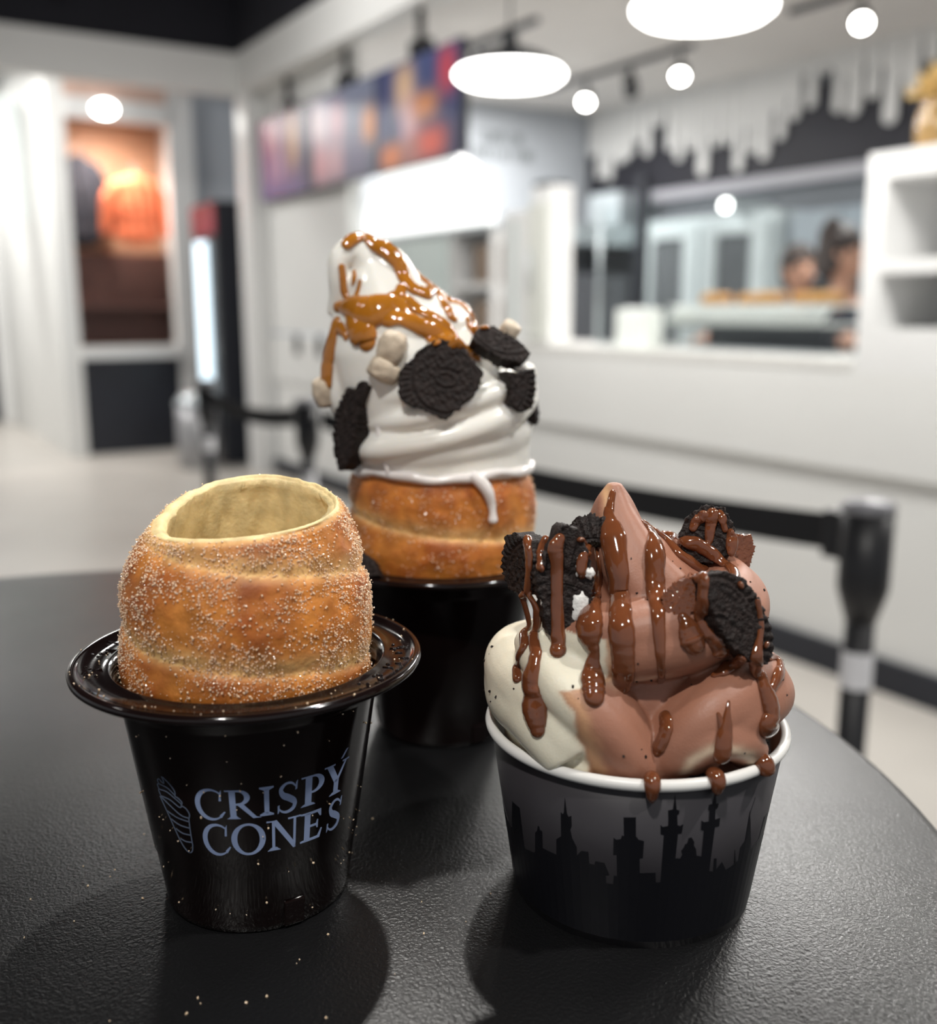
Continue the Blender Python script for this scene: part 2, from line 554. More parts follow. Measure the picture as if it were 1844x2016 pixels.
# ------------------------------------------------------------------ arched lit unit on the counter with cabinet below
au = thing('arched_display_unit', 'white cabinet with a brightly lit arched top under the menu screens', 'cabinet', (3.1, 5.34, 1.085))
def arch_poly(hw, z0, zs, zt, n=24):
    p = [(-hw, z0), (hw, z0)]
    for k in range(n + 1):
        a = PI * k / n
        p.append((hw * math.cos(a), zs + (zt - zs) * math.sin(a)))
    return p
V, F = extrude_x(arch_poly(0.72, 0.60, 0.69, 1.03), -0.13, -0.08)
obj('lit_arch', V, F, M['arch_glow'], au, smooth=False)
V, F = box_vf(-0.14, 0.16, -0.77, 0.77, 0.57, 0.60); obj('arch_ledge', V, F, M['steel'], au, smooth=False)
V, F = join_vf([box_vf(-0.13, 0.15, 0.74, 0.77, 0, 0.57), box_vf(-0.13, 0.15, -0.77, -0.74, 0, 0.57), box_vf(0.12, 0.15, -0.74, 0.74, 0, 0.57),
                box_vf(-0.13, 0.12, -0.36, -0.33, 0, 0.57), box_vf(-0.13, 0.12, -0.74, 0.74, 0, 0.03)])
obj('carcass', V, F, M['white_gloss'], au, smooth=False)
V, F = box_vf(-0.13, 0.12, -0.74, -0.36, 0.27, 0.30); obj('shelf', V, F, M['white_gloss'], au, smooth=False)
dmat = mat('pale_teal_door', (0.62, 0.70, 0.68), 0.25, noise_s=4, noise_a=0.03)
for (ya, yb) in ((-0.325, 0.19), (0.20, 0.735)):
    V, F = box_vf(-0.145, -0.13, ya, yb, 0.035, 0.56, 0.003)
    d = obj('door', V, F, dmat, au, smooth=False)
    V, F = sweep([(-0.155, yb - 0.04, 0.2), (-0.155, yb - 0.04, 0.4)], 0.006, 8); obj('handle', V, F, M['steel'], d)
bb = mat('brown_carton', (0.26, 0.19, 0.14), 0.7, noise_s=12, noise_a=0.1)
for i, (z0, h) in enumerate(((1.115, 0.18), (1.385, 0.20))):
    o = wbox('paper_carton', 3.02, 3.18, 4.56, 4.83, z0, z0 + h, bb, None, 0.004)
    tag(o, ['brown paper carton on the lower shelf of the arched cabinet', 'brown paper carton on the upper shelf of the arched cabinet'][i], 'carton', 'cartons in the arched cabinet')

fz = thing('upright_freezer', 'tall white upright freezer with beige side at the end of the counter', 'freezer', (3.15, 4.15, 1.085))
V, F = box_vf(-0.2, -0.07, -0.12, 0.045, 0, 0.74, 0.006); obj('body', V, F, M['white_gloss'], fz, smooth=False)
V, F = box_vf(-0.222, -0.2, -0.115, 0.04, 0.02, 0.66, 0.004); d = obj('door', V, F, mat('cream_door', (0.66, 0.67, 0.62), 0.3, noise_s=4, noise_a=0.02), fz, smooth=False)
V, F = sweep([(-0.235, 0.01, 0.25), (-0.235, 0.01, 0.45)], 0.007, 8); obj('handle', V, F, M['steel'], d)
V, F = box_vf(-0.205, -0.08, -0.1, 0.02, 0.74, 0.76); obj('top_cap', V, F, M['dark_grey'], fz, smooth=False)
col_ = thing('cup_dispenser', 'narrow white cup dispenser column beside the upright freezer', 'dispenser', (3.05, 4.34, 1.085))
V, F = box_vf(-0.1, 0.0, -0.105, 0.105, 0, 0.64, 0.006); obj('body', V, F, M['white_gloss'], col_, smooth=False)
V, F = box_vf(-0.104, -0.1, -0.02, 0.02, 0.05, 0.6); obj('slot', V, F, dmat, col_, smooth=False)

# wall switches near the post
for yy, lb in ((6.95, 'black wall socket on the white counter front nearer the corner post'), (6.55, 'black wall socket on the white counter front farther from the corner post')):
    t = thing('wall_socket', lb, 'socket', (2.85, yy, 0.93), 0, 'sockets on the counter front')
    V, F = box_vf(-0.012, -0.001, -0.045, 0.045, 0, 0.14, 0.003); obj('plate', V, F, M['black'], t, smooth=False)
    V, F = box_vf(-0.016, -0.012, -0.02, 0.02, 0.08, 0.11); obj('outlet', V, F, M['dark_grey'], t, smooth=False)
    V, F = box_vf(-0.016, -0.012, -0.02, 0.02, 0.03, 0.06); obj('outlet', V, F, M['dark_grey'], t, smooth=False)

# faint lettering on the grey end wall (too blurred to read: worn strokes only)
sg = thing('wall_lettering', 'two faint rows of dark grey lettering on the grey end wall', 'sign', (5.0, 7.585, 2.5))
lm = mat('grey_lettering', (0.26, 0.28, 0.29), 0.6)
r2 = random.Random(3)
for row, (z0, n_, x0) in enumerate(((0.13, 8, -0.2), (0.0, 11, -0.32))):
    parts = []
    x = x0
    for k in range(n_):
        w = r2.uniform(0.03, 0.055)
        parts.append(box_vf(x, x + 0.011, -0.004, 0.014, z0, z0 + 0.085))
        if r2.random() < .6: parts.append(box_vf(x, x + w, -0.004, 0.014, z0 + 0.074, z0 + 0.085))
        if r2.random() < .5: parts.append(box_vf(x, x + w, -0.004, 0.014, z0, z0 + 0.011))
        if r2.random() < .5: parts.append(box_vf(x + w - 0.011, x + w, -0.004, 0.014, z0, z0 + 0.085))
        x += w + 0.016
    V, F = join_vf(parts); o = obj('letter_row', V, F, lm, sg, smooth=False); o['kind'] = 'stuff'

# ------------------------------------------------------------------ kitchen behind the counter
oven = thing('double_door_oven', 'tall steel unit with two grey glass doors against the kitchen wall', 'oven', (5.78, 5.77, 0))
V, F = box_vf(-0.14, 0.185, -0.72, 0.72, 0, 1.93, 0.01); obj('body', V, F, M['pale_frame'], oven, smooth=False)
for (ya, yb) in ((0.02, 0.66), (-0.66, -0.02)):
    V, F = join_vf([box_vf(-0.19, -0.14, ya, ya + 0.15, 0.1, 1.86), box_vf(-0.19, -0.14, yb - 0.15, yb, 0.1, 1.86), box_vf(-0.19, -0.14, ya + .15, yb - 0.15, 1.78, 1.86), box_vf(-0.19, -0.14, ya + .15, yb - .15, 0.1, 0.2)])
    d = obj('door', V, F, M['pale_frame'], oven, smooth=False)
    V, F = box_vf(-0.165, -0.145, ya + .15, yb - .15, 0.2, 1.78); obj('pane', V, F, M['pane_grey'], d, smooth=False)
    V, F = sweep([(-0.22, (ya if ya > 0 else yb) + (0.06 if ya > 0 else -0.06), 0.8), (-0.22, (ya if ya > 0 else yb) + (0.06 if ya > 0 else -0.06), 1.3)], 0.012, 8); obj('handle', V, F, M['steel'], d)
pk = thing('puck_lamp', 'small round white lamp above the steel oven doors', 'lamp', (5.53, 5.45, 1.975))
V, F = lathe([(0, 0.03), (0.03, 0.03), (0.035, 0.02), (0.035, 0.0), (0.0, 0.0)], 20)
o = obj('lens', [(z - 0.02, y, x) for x, y, z in V], F, M['lamp_glow'], pk)
V, F = box_vf(0.0, 0.439, -0.04, 0.04, -0.02, 0.04); obj('bracket', V, F, M['pale_frame'], pk, smooth=False)

eq = thing('dark_equipment_cabinet', 'dark grey kitchen equipment cabinet left of the steel oven', 'cabinet', (5.3, 6.85, 0))
V, F = box_vf(-0.35, 0.3, -0.30, 0.60, 0, 1.52, 0.01); obj('body', V, F, M['kitchen_grey'], eq, smooth=False)
V, F = box_vf(-0.37, -0.35, -0.27, 0.57, 1.08, 1.45); obj('control_panel', V, F, M['kitchen_grey'], eq, smooth=False)
V, F = box_vf(-0.37, -0.35, -0.25, 0.55, 0.2, 1.0); obj('door', V, F, M['black_panel'], eq, smooth=False)
hd = thing('extractor_hood', 'pale grey extractor hood above the dark equipment cabinet', 'hood', (5.45, 6.85, 1.75))
V, F = join_vf([box_vf(-0.45, 0.5, -0.32, 0.7, 0, 0.16, 0.005)]); obj('canopy', V, F, M['steel'], hd, smooth=False)
V, F = box_vf(0.1, 0.48, -0.2, 0.2, 0.16, 0.44); obj('duct', V, F, M['steel'], hd, smooth=False)
struct(wbox('trim_4', 5.12, 5.18, 5.87, 5.95, 0, 2.2, M['black_panel']))            # black column in the kitchen
wb = thing('wall_cabinet', 'pale blue grey wall cabinet right of the steel oven', 'cabinet', (5.8, 4.55, 1.45))
V, F = box_vf(-0.15, 0.165, -0.4, 0.4, 0, 0.45, 0.005); obj('body', V, F, mat('blue_grey_laminate', (0.32, 0.37, 0.42), 0.4, noise_s=3, noise_a=.03), wb, smooth=False)
for s in (-1, 1):
    V, F = box_vf(-0.168, -0.15, -0.2 + s * 0.2 - 0.19, -0.2 + s * 0.2 + 0.19, 0.01, 0.44) if s < 0 else box_vf(-0.168, -0.15, 0.01, 0.39, 0.01, 0.44)
    obj('door', V, F, mat('blue_grey_door', (0.36, 0.41, 0.46), 0.4, noise_s=3, noise_a=.03), wb, smooth=False)

# wire rack of golden doughnuts standing on a dark stand on the counter
st = thing('display_stand', 'dark grey display stand on the counter under the wire rack', 'stand', (3.22, 2.93, 1.085))
V, F = box_vf(-0.10, 0.12, -0.30, 0.36, 0.0, 0.012, .003); obj('base', V, F, M['dark_grey'], st, smooth=False)
V, F = box_vf(0.02, 0.10, -0.28, 0.34, 0.012, 0.09, .003); obj('riser', V, F, M['dark_grey'], st, smooth=False)
V, F = box_vf(-0.12, 0.14, -0.40, 0.44, 0.09, 0.10, .003); obj('top', V, F, M['dark_grey'], st, smooth=False)
rk = thing('wire_rack', 'white wire cooling rack with slanted bars on the dark stand', 'rack', (3.22, 2.94, 1.187))
wm = mat('white_coated_wire', (0.85, 0.85, 0.82), 0.3, emit=None)
rails = []
for z in (0.004, 0.075):
    for x in (-0.12, 0.12):
        rails.append(sweep([(x, -0.42, z), (x, 0.42, z)], 0.005, 8))
    for y in (-0.42, 0.42):
        rails.append(sweep([(-0.12, y, z), (0.12, y, z)], 0.005, 8))
V, F = join_vf(rails); obj('frame', V, F, wm, rk)
for k in range(26):
    y = -0.40 + k * 0.032
    V, F = sweep([(-0.12, y - 0.03, 0.075), (-0.12, y + 0.03, 0.004)], 0.0095, 8); obj('slanted_bar', V, F, wm, rk)
for k in range(13):
    x = -0.11 + k * 0.0183
    V, F = sweep([(x, -0.42, 0.070), (x, 0.42, 0.070)], 0.003, 6); obj('bar', V, F, wm, rk)
bun = mat('golden_baked_dough', (0.62, 0.30, 0.07), 0.55, noise_s=40, noise_a=0.25, sss=0.1)
for k, (y, x, s) in enumerate(((3.17, 3.185, .95), (3.03, 3.25, .9), (2.88, 3.185, .95), (2.74, 3.25, .95), (2.61, 3.185, .95))):
    a, b = 0.046 * s, 0.025 * s
    V, F = [], []
    for i in range(28):
        for j in range(12):
            u, v = 2 * PI * i / 28, 2 * PI * j / 12
            rr = a + b * math.cos(v) + 0.002 * math.sin(5 * u)
            V.append((rr * math.cos(u), rr * math.sin(u), b * 1.1 * math.sin(v) + b * 1.1))
            F.append((i * 12 + j, ((i + 1) % 28) * 12 + j, ((i + 1) % 28) * 12 + (j + 1) % 12, i * 12 + (j + 1) % 12))
    o = obj('doughnut', V, F, bun, None, (x, y, 1.263))
    tag(o, ['golden ring doughnut on the wire rack, first from the napkin box', 'golden ring doughnut on the wire rack, second from the napkin box', 'golden ring doughnut in the middle of the wire rack row', 'golden ring doughnut on the wire rack, second from the cubby shelf', 'golden ring doughnut on the wire rack, next to the cubby shelf'][k], 'doughnut', 'doughnuts on the wire rack')

bx = thing('napkin_box', 'plain white square box standing on the counter edge', 'box', (2.98, 3.42, 1.085))
V, F = box_vf(-0.06, 0.06, -0.085, 0.085, 0, 0.165, 0.004); obj('body', V, F, mat('white_card', (0.82, 0.86, 0.82), 0.5, noise_s=6, noise_a=.02), bx, smooth=False)
V, F = box_vf(-0.03, 0.03, -0.06, 0.06, 0.165, 0.171); obj('napkins', V, F, M['label_white'], bx, smooth=False)

# low glass screen along the counter edge
gs = thing('sneeze_guard', 'clear glass screen standing along the counter edge', 'glass screen', (3.075, 3.03, 1.085))
V, F = box_vf(-0.004, 0.004, -0.76, 0.78, 0.01, 0.62); obj('pane', V, F, M['glass'], gs, smooth=False)
for y in (-0.77, 0.79):
    V, F = sweep([(0, y, 0), (0, y, 0.63)], 0.01, 10); obj('post', V, F, M['steel'], gs)
V, F = box_vf(-0.01, 0.01, -0.77, 0.79, 0, 0.01); obj('foot_channel', V, F, M['steel'], gs, smooth=False)

# cubby shelving at the near end of the counter
cb = thing('cubby_shelf', 'white open cubby shelving unit at the end of the counter', 'shelf', (3.0, 1.2, 1.05))
for ya in (0.93, -1.6):
    V, F = box_vf(-0.15, 0.2, ya, ya + 0.07, 0, 0.68); obj('side_panel', V, F, M['white_gloss'], cb, smooth=False)
V, F = box_vf(-0.15, 0.2, -1.53, 0.93, 0.60, 0.68); obj('top_panel', V, F, M['white_gloss'], cb, smooth=False)
V, F = box_vf(-0.15, 0.2, -1.53, 0.93, 0.0, 0.14); obj('bottom_panel', V, F, M['white_gloss'], cb, smooth=False)
V, F = box_vf(-0.15, 0.17, -1.53, 0.93, 0.31, 0.355); obj('middle_shelf', V, F, M['white_gloss'], cb, smooth=False)
V, F = box_vf(0.17, 0.2, -1.53, 0.93, 0.14, 0.60); obj('back_panel', V, F, M['white_gloss'], cb, smooth=False)
for y in (0.42, -0.08, -0.58, -1.08):
    V, F = box_vf(-0.15, 0.17, y - 0.02, y + 0.02, 0.14, 0.60); obj('divider', V, F, M['white_gloss'], cb, smooth=False)

# amber jar of dried grass on top of the shelving
vs = thing('amber_vase', 'amber glass vase with a tuft of golden dried grass on the cubby shelf', 'vase', (3.03, 2.10, 1.73))
V, F = lathe([(0, 0), (0.052, 0), (0.058, 0.02), (0.062, 0.08), (0.058, 0.12), (0.045, 0.15), (0.05, 0.165), (0.047, 0.165), (0.042, 0.15), (0.054, 0.12), (0.057, 0.08), (0.052, 0.012), (0, 0.012)], 40)
am = mat('amber_glass', (0.75, 0.48, 0.20), 0.15, trans=0.55, noise_s=30, noise_a=.12)
obj('vessel', V, F, am, vs)
gr = []
rg = random.Random(9)
for k in range(150):
    a = rg.uniform(0, 2 * PI); s = rg.uniform(0.02, 0.11); h = rg.uniform(0.20, 0.30)
    p0 = (0.02 * math.cos(a), 0.02 * math.sin(a), 0.05); p1 = (s * .35 * math.cos(a), s * .35 * math.sin(a), 0.17); p2 = (s * math.cos(a), s * math.sin(a), h - s * .4)
    gr.append(sweep(catmull([p0, p1, p2], 3), [.0012, .0014, .0016, .002, .0024, .0034, .0012], 5))
V, F = join_vf(gr); o = obj('dried_grass', V, F, mat('golden_straw', (0.80, 0.56, 0.22), 0.7, noise_s=40, noise_a=.2), vs); o['kind'] = 'stuff'

# ------------------------------------------------------------------ pendant lamps and track lights
def pendant(y, lab):
    t = thing('pendant_lamp', lab, 'lamp', (2.37, y, 2.12), 0, 'round pendant lamps in front of the counter')
    V, F = lathe([(0.0, 0.0), (0.15, 0.0), (0.19, 0.006), (0.212, 0.022), (0.215, 0.034), (0.205, 0.046), (0.0, 0.046)], 64)
    obj('diffuser', V, F, M['lamp_glow'], t)
    V, F = lathe([(0.206, 0.047), (0.19, 0.07), (0.14, 0.10), (0.07, 0.125), (0.03, 0.14), (0.028, 0.18), (0.0, 0.18)], 48)
    obj('shade', V, F, M['dark_grey'], t)
    V, F = sweep([(0, 0, 0.18), (0, 0, 1.47)], 0.004, 8); obj('cord', V, F, M['black'], t)
    V, F = lathe([(0, 1.46), (0.05, 1.46), (0.05, 1.479), (0, 1.479)], 24); obj('ceiling_rose', V, F, M['black'], t)
    a = area('pendant_light', (2.37, y, 2.11), (2.37, y, 0), 8, 0.40)
    return t
pendant(3.53, 'round glowing pendant lamp hanging beside the menu screens')
pendant(2.47, 'round glowing pendant lamp hanging in front of the cubby shelf end of the counter')
pendant(1.41, 'round glowing pendant lamp hanging past the end of the worktop')
pendant(0.35, 'round glowing pendant lamp hanging nearest the shop front')

def track(name, label, x, y0, y1, heads, energy=22):
    t = thing(name, label, 'track light', (x, (y0 + y1) / 2, 2.95))
    V, F = box_vf(-0.018, 0.018, -(y1 - y0) / 2, (y1 - y0) / 2, -0.035, -0.001, .003); obj('rail', V, F, M['dark_grey'], t, smooth=False)
    for (yh, lit, aim) in heads:
        dy = yh - (y0 + y1) / 2
        V, F = sweep([(0, dy, -0.035), (0, dy, -0.12)], 0.01, 10); st_ = obj('stem', V, F, M['black'], t)
        d = Vector(aim).normalized()
        c = Vector((0, dy, -0.17))
        q = d.to_track_quat('Z', 'Y')
        V, F = lathe([(0, -0.09), (0.045, -0.085), (0.052, -0.02), (0.052, 0.06), (0.046, 0.06), (0.044, 0.045), (0, 0.045)], 28)
        obj('head', [tuple(c + q @ Vector(v)) for v in V], F, M['black'], t)
        V, F = lathe([(0, 0.058), (0.030, 0.056), (0.0445, 0.046), (0, 0.0455)], 28)
        obj('lens', [tuple(c + q @ Vector(v)) for v in V], F, M['lamp_hot'] if lit else M['dark_grey'], t)
        if lit:
            w = Vector((x, (y0 + y1) / 2, 2.95)) + c + d * 0.07
            spot('track_spot_light', w, w + d, energy, 80, 0.04)
    return t
track('track_light', 'black ceiling track with two lit spots and one dark head over the kitchen', 4.95, 5.25, 6.9,
      [(6.35, True, (-0.85, -0.85, -0.9)), (5.85, False, (0.5, 0.4, -0.6)), (5.35, True, (-0.85, -0.85, -0.9))])
track('track_light', 'short black ceiling track behind the pendant lamp beside the menu screens', 3.75, 5.3, 6.2, [(5.95, True, (-0.8, -0.9, -0.7))])
track('track_light', 'black ceiling track with a single lit spot above the amber vase', 4.9, 3.2, 4.4, [(3.9, True, (-0.9, -0.8, -0.8))])
track('track_light', 'black ceiling track over the near end of the kitchen', 4.0, 0.4, 2.2, [(0.9, True, (-0.9, -0.3, -0.9)), (1.8, True, (-0.9, -0.3, -0.9))])

# ------------------------------------------------------------------ far end: lit shop window, drinks cooler, corridor
struct(wbox('wall_shopfront', 1.66, 1.80, 9.20, 12.6, 0, 3.6, M['white_wall']))
struct(wbox('trim_5', 2.64, 2.86, 9.20, 9.32, 0, 3.6, M['white_gloss']))
struct(wbox('trim_6', 1.80, 2.64, 9.20, 9.30, 2.96, 3.6, mat('peach_header', (0.66, 0.46, 0.38), 0.6)))
struct(wbox('trim_10', 1.80, 2.64, 9.19, 9.31, 2.80, 2.96, M['white_gloss']))
struct(wbox('trim_7', 1.80, 2.64, 9.16, 9.32, 0.83, 0.93, M['white_gloss']))
wl = struct(wbox('wall_panel', 1.80, 2.64, 9.22, 9.30, 0.0, 0.83, M['black_panel']))
niche = struct(wbox('wall_niche', 1.80, 2.86, 10.10, 10.2, 0, 3.6, mat('peach_wall', (0.55, 0.30, 0.20), 0.7)))
sl = []
for k in range(44):
    x = -0.52 + k * 0.0235
    sl.append(box_vf(x, x + 0.014, -0.085, -0.051, 1.76, 2.92))
V, F = join_vf(sl); o = obj('wood_slats', V, F, M['wood_light'], niche, smooth=False); o['kind'] = 'stuff'
sl = []
for k in range(44):
    x = -0.52 + k * 0.0235
    sl.append(box_vf(x, x + 0.014, -0.205, -0.171, 0.93, 1.74))
sl.append(box_vf(-0.53, 0.53, -0.17, -0.055, 0.93, 1.76)); sl.append(box_vf(-0.53, 0.53, -0.45, -0.17, 1.26, 1.29))
V, F = join_vf(sl); o = obj('dark_wood_slats', V, F, M['wood_dark'], niche, smooth=False); o['kind'] = 'stuff'
struct(wbox('trim_8', 1.80, 2.86, 9.32, 10.1, 2.95, 3.05, mat('peach_soffit', (0.62, 0.42, 0.34), 0.7)))
struct(wbox('trim_9', 2.80, 2.86, 9.32, 10.1, 0, 2.95, M['white_wall']))
dl = thing('round_lamp', 'bright round lamp on the white bar above the shop window', 'lamp', (2.12, 9.188, 2.88))
V, F = lathe([(0, -0.035), (0.06, -0.03), (0.085, -0.015), (0.09, -0.002), (0, -0.002)], 32); obj('lens', [(x, z, y * .62) for x, y, z in V], F, M['lamp_hot'], dl)
V, F = lathe([(0.09, -0.002), (0.105, -0.006), (0.105, -0.001), (0.09, -0.001)], 32); obj('trim_ring', [(x, z, y * .66) for x, y, z in V], F, M['white_gloss'], dl)
spot('downlight_light', (2.20, 9.42, 2.70), (2.2, 9.8, 2.0), 75, 165, 0.10, (1, 0.88, 0.78), 1.0)

def garment(name, label, x, z, w, h, m, y_g):
    t = thing(name, label, 'garment', (x, y_g, z), 0, 'garments in the shop window')
    parts = [ellipsoid((0, 0, -h * .45), (w * .42, 0.07, h * .5), 3), ellipsoid((0, 0, -h * .12), (w * .40, 0.06, h * .12), 3), ellipsoid((0, 0, -h * .82), (w * .40, 0.07, h * .16), 3)]
    for s in (-1, 1):
        parts.append(sweep([(s * w * .3, 0, -h * .12), (s * w * .48, 0.0, -h * .35), (s * w * .52, 0, -h * .85)], [0.06, 0.055, 0.045], 12))
    V, F = fuse(parts, 0.014, 5)
    for i in range(len(V)):
        V[i][1] += 0.012 * math.sin(V[i][0] * 70 + V[i][2] * 6)
    obj('cloth', V, F, m, t)
    V, F = sweep(catmull([(-w * .3, 0, -h * .08), (0, 0, -h * .0), (w * .3, 0, -h * .08)], 6), 0.008, 8); ha = obj('hanger', V, F, M['wood_dark'], t)
    V, F = sweep(catmull([(0, 0, 0), (0, 0, 0.05), (0.02, 0, 0.075), (0.0, 0, 0.095)], 5), 0.003, 6); obj('hook', V, F, M['steel'], ha)
    V, F = sweep([(0, 0, 0.085), (0, 10.02 - y_g, 0.085)], 0.005, 6); obj('peg', V, F, M['steel'], t)
garment('jacket', 'black hanging jacket in the shop window', 2.00, 2.56, 0.46, 0.78, mat('black_cloth', (0.020, 0.022, 0.032), 0.8, noise_s=20, noise_a=.3), 9.80)
garment('sweatshirt', 'orange hanging sweatshirt in the shop window', 2.42, 2.40, 0.52, 0.60, mat('orange_cloth', (0.88, 0.22, 0.10), 0.8, noise_s=16, noise_a=.2), 9.55)

cl = thing('drinks_cooler', 'black upright drinks cooler with a bright light strip down its door', 'cooler', (2.92, 8.32, 0))
V, F = box_vf(-0.28, 0.3, -0.3, 0.3, 0, 2.08, 0.01); obj('body', V, F, M['black_panel'], cl, smooth=False)
V, F = box_vf(-0.30, -0.28, -0.28, 0.28, 0.35, 1.80); d = obj('door', V, F, M['pane_grey'], cl, smooth=False)
V, F = box_vf(-0.325, -0.30, -0.10, 0.14, 0.52, 1.78, .004); obj('light_strip', V, F, M['led'], cl, smooth=False)
V, F = box_vf(-0.30, -0.28, -0.28, 0.28, 1.83, 2.06); obj('header_panel', V, F, mat('red_blue_header', (0.25, 0.05, 0.07), 0.4, noise_s=5, noise_a=.7), cl, smooth=False)
V, F = box_vf(-0.295, -0.28, -0.28, 0.28, 0.05, 0.33); obj('grille', V, F, M['dark_grey'], cl, smooth=False)
tb = thing('waste_bin', 'grey metal waste bin beside the drinks cooler', 'bin', (2.42, 8.05, 0))
V, F = lathe([(0, 0), (0.15, 0), (0.16, 0.01), (0.16, 0.50), (0, 0.50)], 36); obj('drum', V, F, mat('grey_bin_metal', (0.36, 0.36, 0.37), 0.4, metal=0.3, noise_s=5, noise_a=.05), tb)
V, F = lathe([(0.165, 0.50), (0.165, 0.53), (0.10, 0.60), (0, 0.60)], 36); obj('lid', V, F, M['steel'], tb)

# corridor on the far left: white door with dark glass, white hanging panel
dr = struct(thing('door_1', 'white framed door at the end of the corridor', 'door', (1.25, 12.55, 0)))
V, F = join_vf([box_vf(-0.55, -0.43, -0.04, 0.04, 0, 2.3), box_vf(0.31, 0.41, -0.04, 0.04, 0, 2.3), box_vf(-0.43, 0.31, -0.04, 0.04, 2.18, 2.3)]); obj('door_frame', V, F, M['white_gloss'], dr, smooth=False)
V, F = box_vf(-0.43, 0.31, -0.01, 0.02, 0, 2.18); obj('door_glass', V, F, M['black_panel'], dr, smooth=False)
V, F = sweep([(0.24, -0.05, 0.9), (0.24, -0.05, 1.2)], 0.012, 8); obj('door_handle', V, F, M['steel'], dr)
lb = thing('light_panel', 'white glowing panel hung high in the corridor by the shop window', 'light panel', (1.38, 10.6, 2.05))
hp = [(-0.30, 0.0), (-0.12, 0.06), (-0.05, -0.01), (0.06, 0.10), (0.13, 0.03), (0.27, 0.02), (0.27, 1.10), (-0.30, 1.10)]
n_ = len(hp); tr = tessellate_polygon([[Vector((a, b, 0)) for a, b in hp]])
V = [(a, -0.03, b) for a, b in hp] + [(a, 0.03, b) for a, b in hp]
F = [tuple(t_) for t_ in tr] + [tuple(i + n_ for i in reversed(t_)) for t_ in tr] + [(i, (i + 1) % n_, n_ + (i + 1) % n_, n_ + i) for i in range(n_)]
obj('sheet', V, F, mat('frosted_panel', (0.8, 0.85, 0.84), 0.5, emit=(0.92, 1, 0.98), emit_s=0.22), lb, smooth=False)
V, F = join_vf([sweep([(-0.2, 0, 1.10), (-0.2, 0, 1.55)], 0.004, 6), sweep([(0.2, 0, 1.10), (0.2, 0, 1.55)], 0.004, 6)]); obj('cable', V, F, M['steel'], lb)
area('corridor_fill', (0.6, 11.2, 3.4), (0.6, 11.2, 0), 66, 0.6)  # unseen fill without a fixture, brightens the corridor walls
area('entrance_fill', (0.5, 8.6, 3.4), (1.2, 9.0, 0), 70, 0.5)  # unseen fill without a fixture, lifts the far floor and shop front
area('kitchen_fill', (4.4, 6.6, 2.9), (4.4, 6.6, 0), 60, 0.6)  # fill added to brighten the kitchen, no lamp modelled
area('kitchen_fill', (4.4, 3.0, 2.9), (4.4, 3.0, 0), 55, 0.6)  # second added kitchen fill, nearer end, no lamp modelled
area('counter_fill', (1.4, 5.2, 3.5), (2.2, 5.4, 0), 30, 0.5)  # unseen fill brightening the counter side, no lamp modelled
fl = thing('ceiling_spot', 'small white spot lamp under the black ceiling', 'lamp', (1.50, 7.45, 3.28))
V, F = lathe([(0, 0), (0.04, 0.0), (0.05, 0.03), (0.05, 0.14), (0, 0.14)], 24); obj('head', V, F, M['white_gloss'], fl)
V, F = sweep([(0, 0, 0.14), (0, 0, 0.319)], 0.006, 8); obj('stem', V, F, M['black'], fl)

# ------------------------------------------------------------------ queue barrier
def stanchion(y, z_top, x, label, belt_to=None):
    t = thing('queue_post', label, 'queue post', (x, y, 0), 0, 'queue posts along the counter')
    V, F = lathe([(0, 0), (0.16, 0), (0.165, 0.008), (0.15, 0.018), (0.05, 0.03), (0.03, 0.04), (0, 0.04)], 40); obj('base', V, F, M['black'], t)
    V, F = lathe([(0, 0.03), (0.021, 0.03), (0.021, z_top - 0.14), (0, z_top - 0.14)], 28); obj('post', V, F, M['black'], t)
    V, F = lathe([(0, z_top - 0.17), (0.022, z_top - 0.17), (0.034, z_top - 0.13), (0.036, z_top - 0.12), (0.036, z_top - 0.01), (0, z_top - 0.01)], 28); obj('head', V, F, M['black'], t)
    V, F = lathe([(0, z_top - 0.01), (0.037, z_top - 0.01), (0.037, z_top), (0.03, z_top + 0.006), (0, z_top + 0.006)], 28); obj('cap', V, F, mat('grey_cap', (0.22, 0.22, 0.24), 0.3), t)
    V, F = box_vf(-0.02, 0.02, 0.02, 0.062, z_top - 0.085, z_top - 0.015, .003); obj('belt_clip', V, F, M['black'], t, smooth=False)
    V, F = lathe([(0.0225, z_top - 0.27), (0.0225, z_top - 0.215)], 28); obj('sticker', V, F, M['label_white'], t)
    if belt_to:
        L = belt_to - y - 0.055 - 0.037
        V, F = [], []
        n = 20
        for i in range(n + 1):
            s = i / n
            yy = 0.055 + s * L; sag = -0.035 * 4 * s * (1 - s) - 0.0 * s
            for (dx, dz) in ((-0.0015, -0.027), (0.0015, -0.027), (0.0015, 0.027), (-0.0015, 0.027)):
                V.append((dx, yy, z_top - 0.05 + sag + dz))
        for i in range(n):
            for k in range(4):
                F.append((i * 4 + k, i * 4 + (k + 1) % 4, i * 4 + 4 + (k + 1) % 4, i * 4 + 4 + k))
        F += [(0, 1, 2, 3), (n * 4 + 3, n * 4 + 2, n * 4 + 1, n * 4)]
        obj('belt', V, F, M['belt'], t, smooth=False)
    return t
stanchion(0.90, 0.98, 1.22, 'black belt queue post standing just beyond the round table', 2.85)
stanchion(2.85, 0.98, 1.19, 'black belt queue post in the middle of the barrier line', 3.86)
stanchion(3.86, 0.98, 1.20, 'black belt queue post at the end of the line, in front of the waste bin')

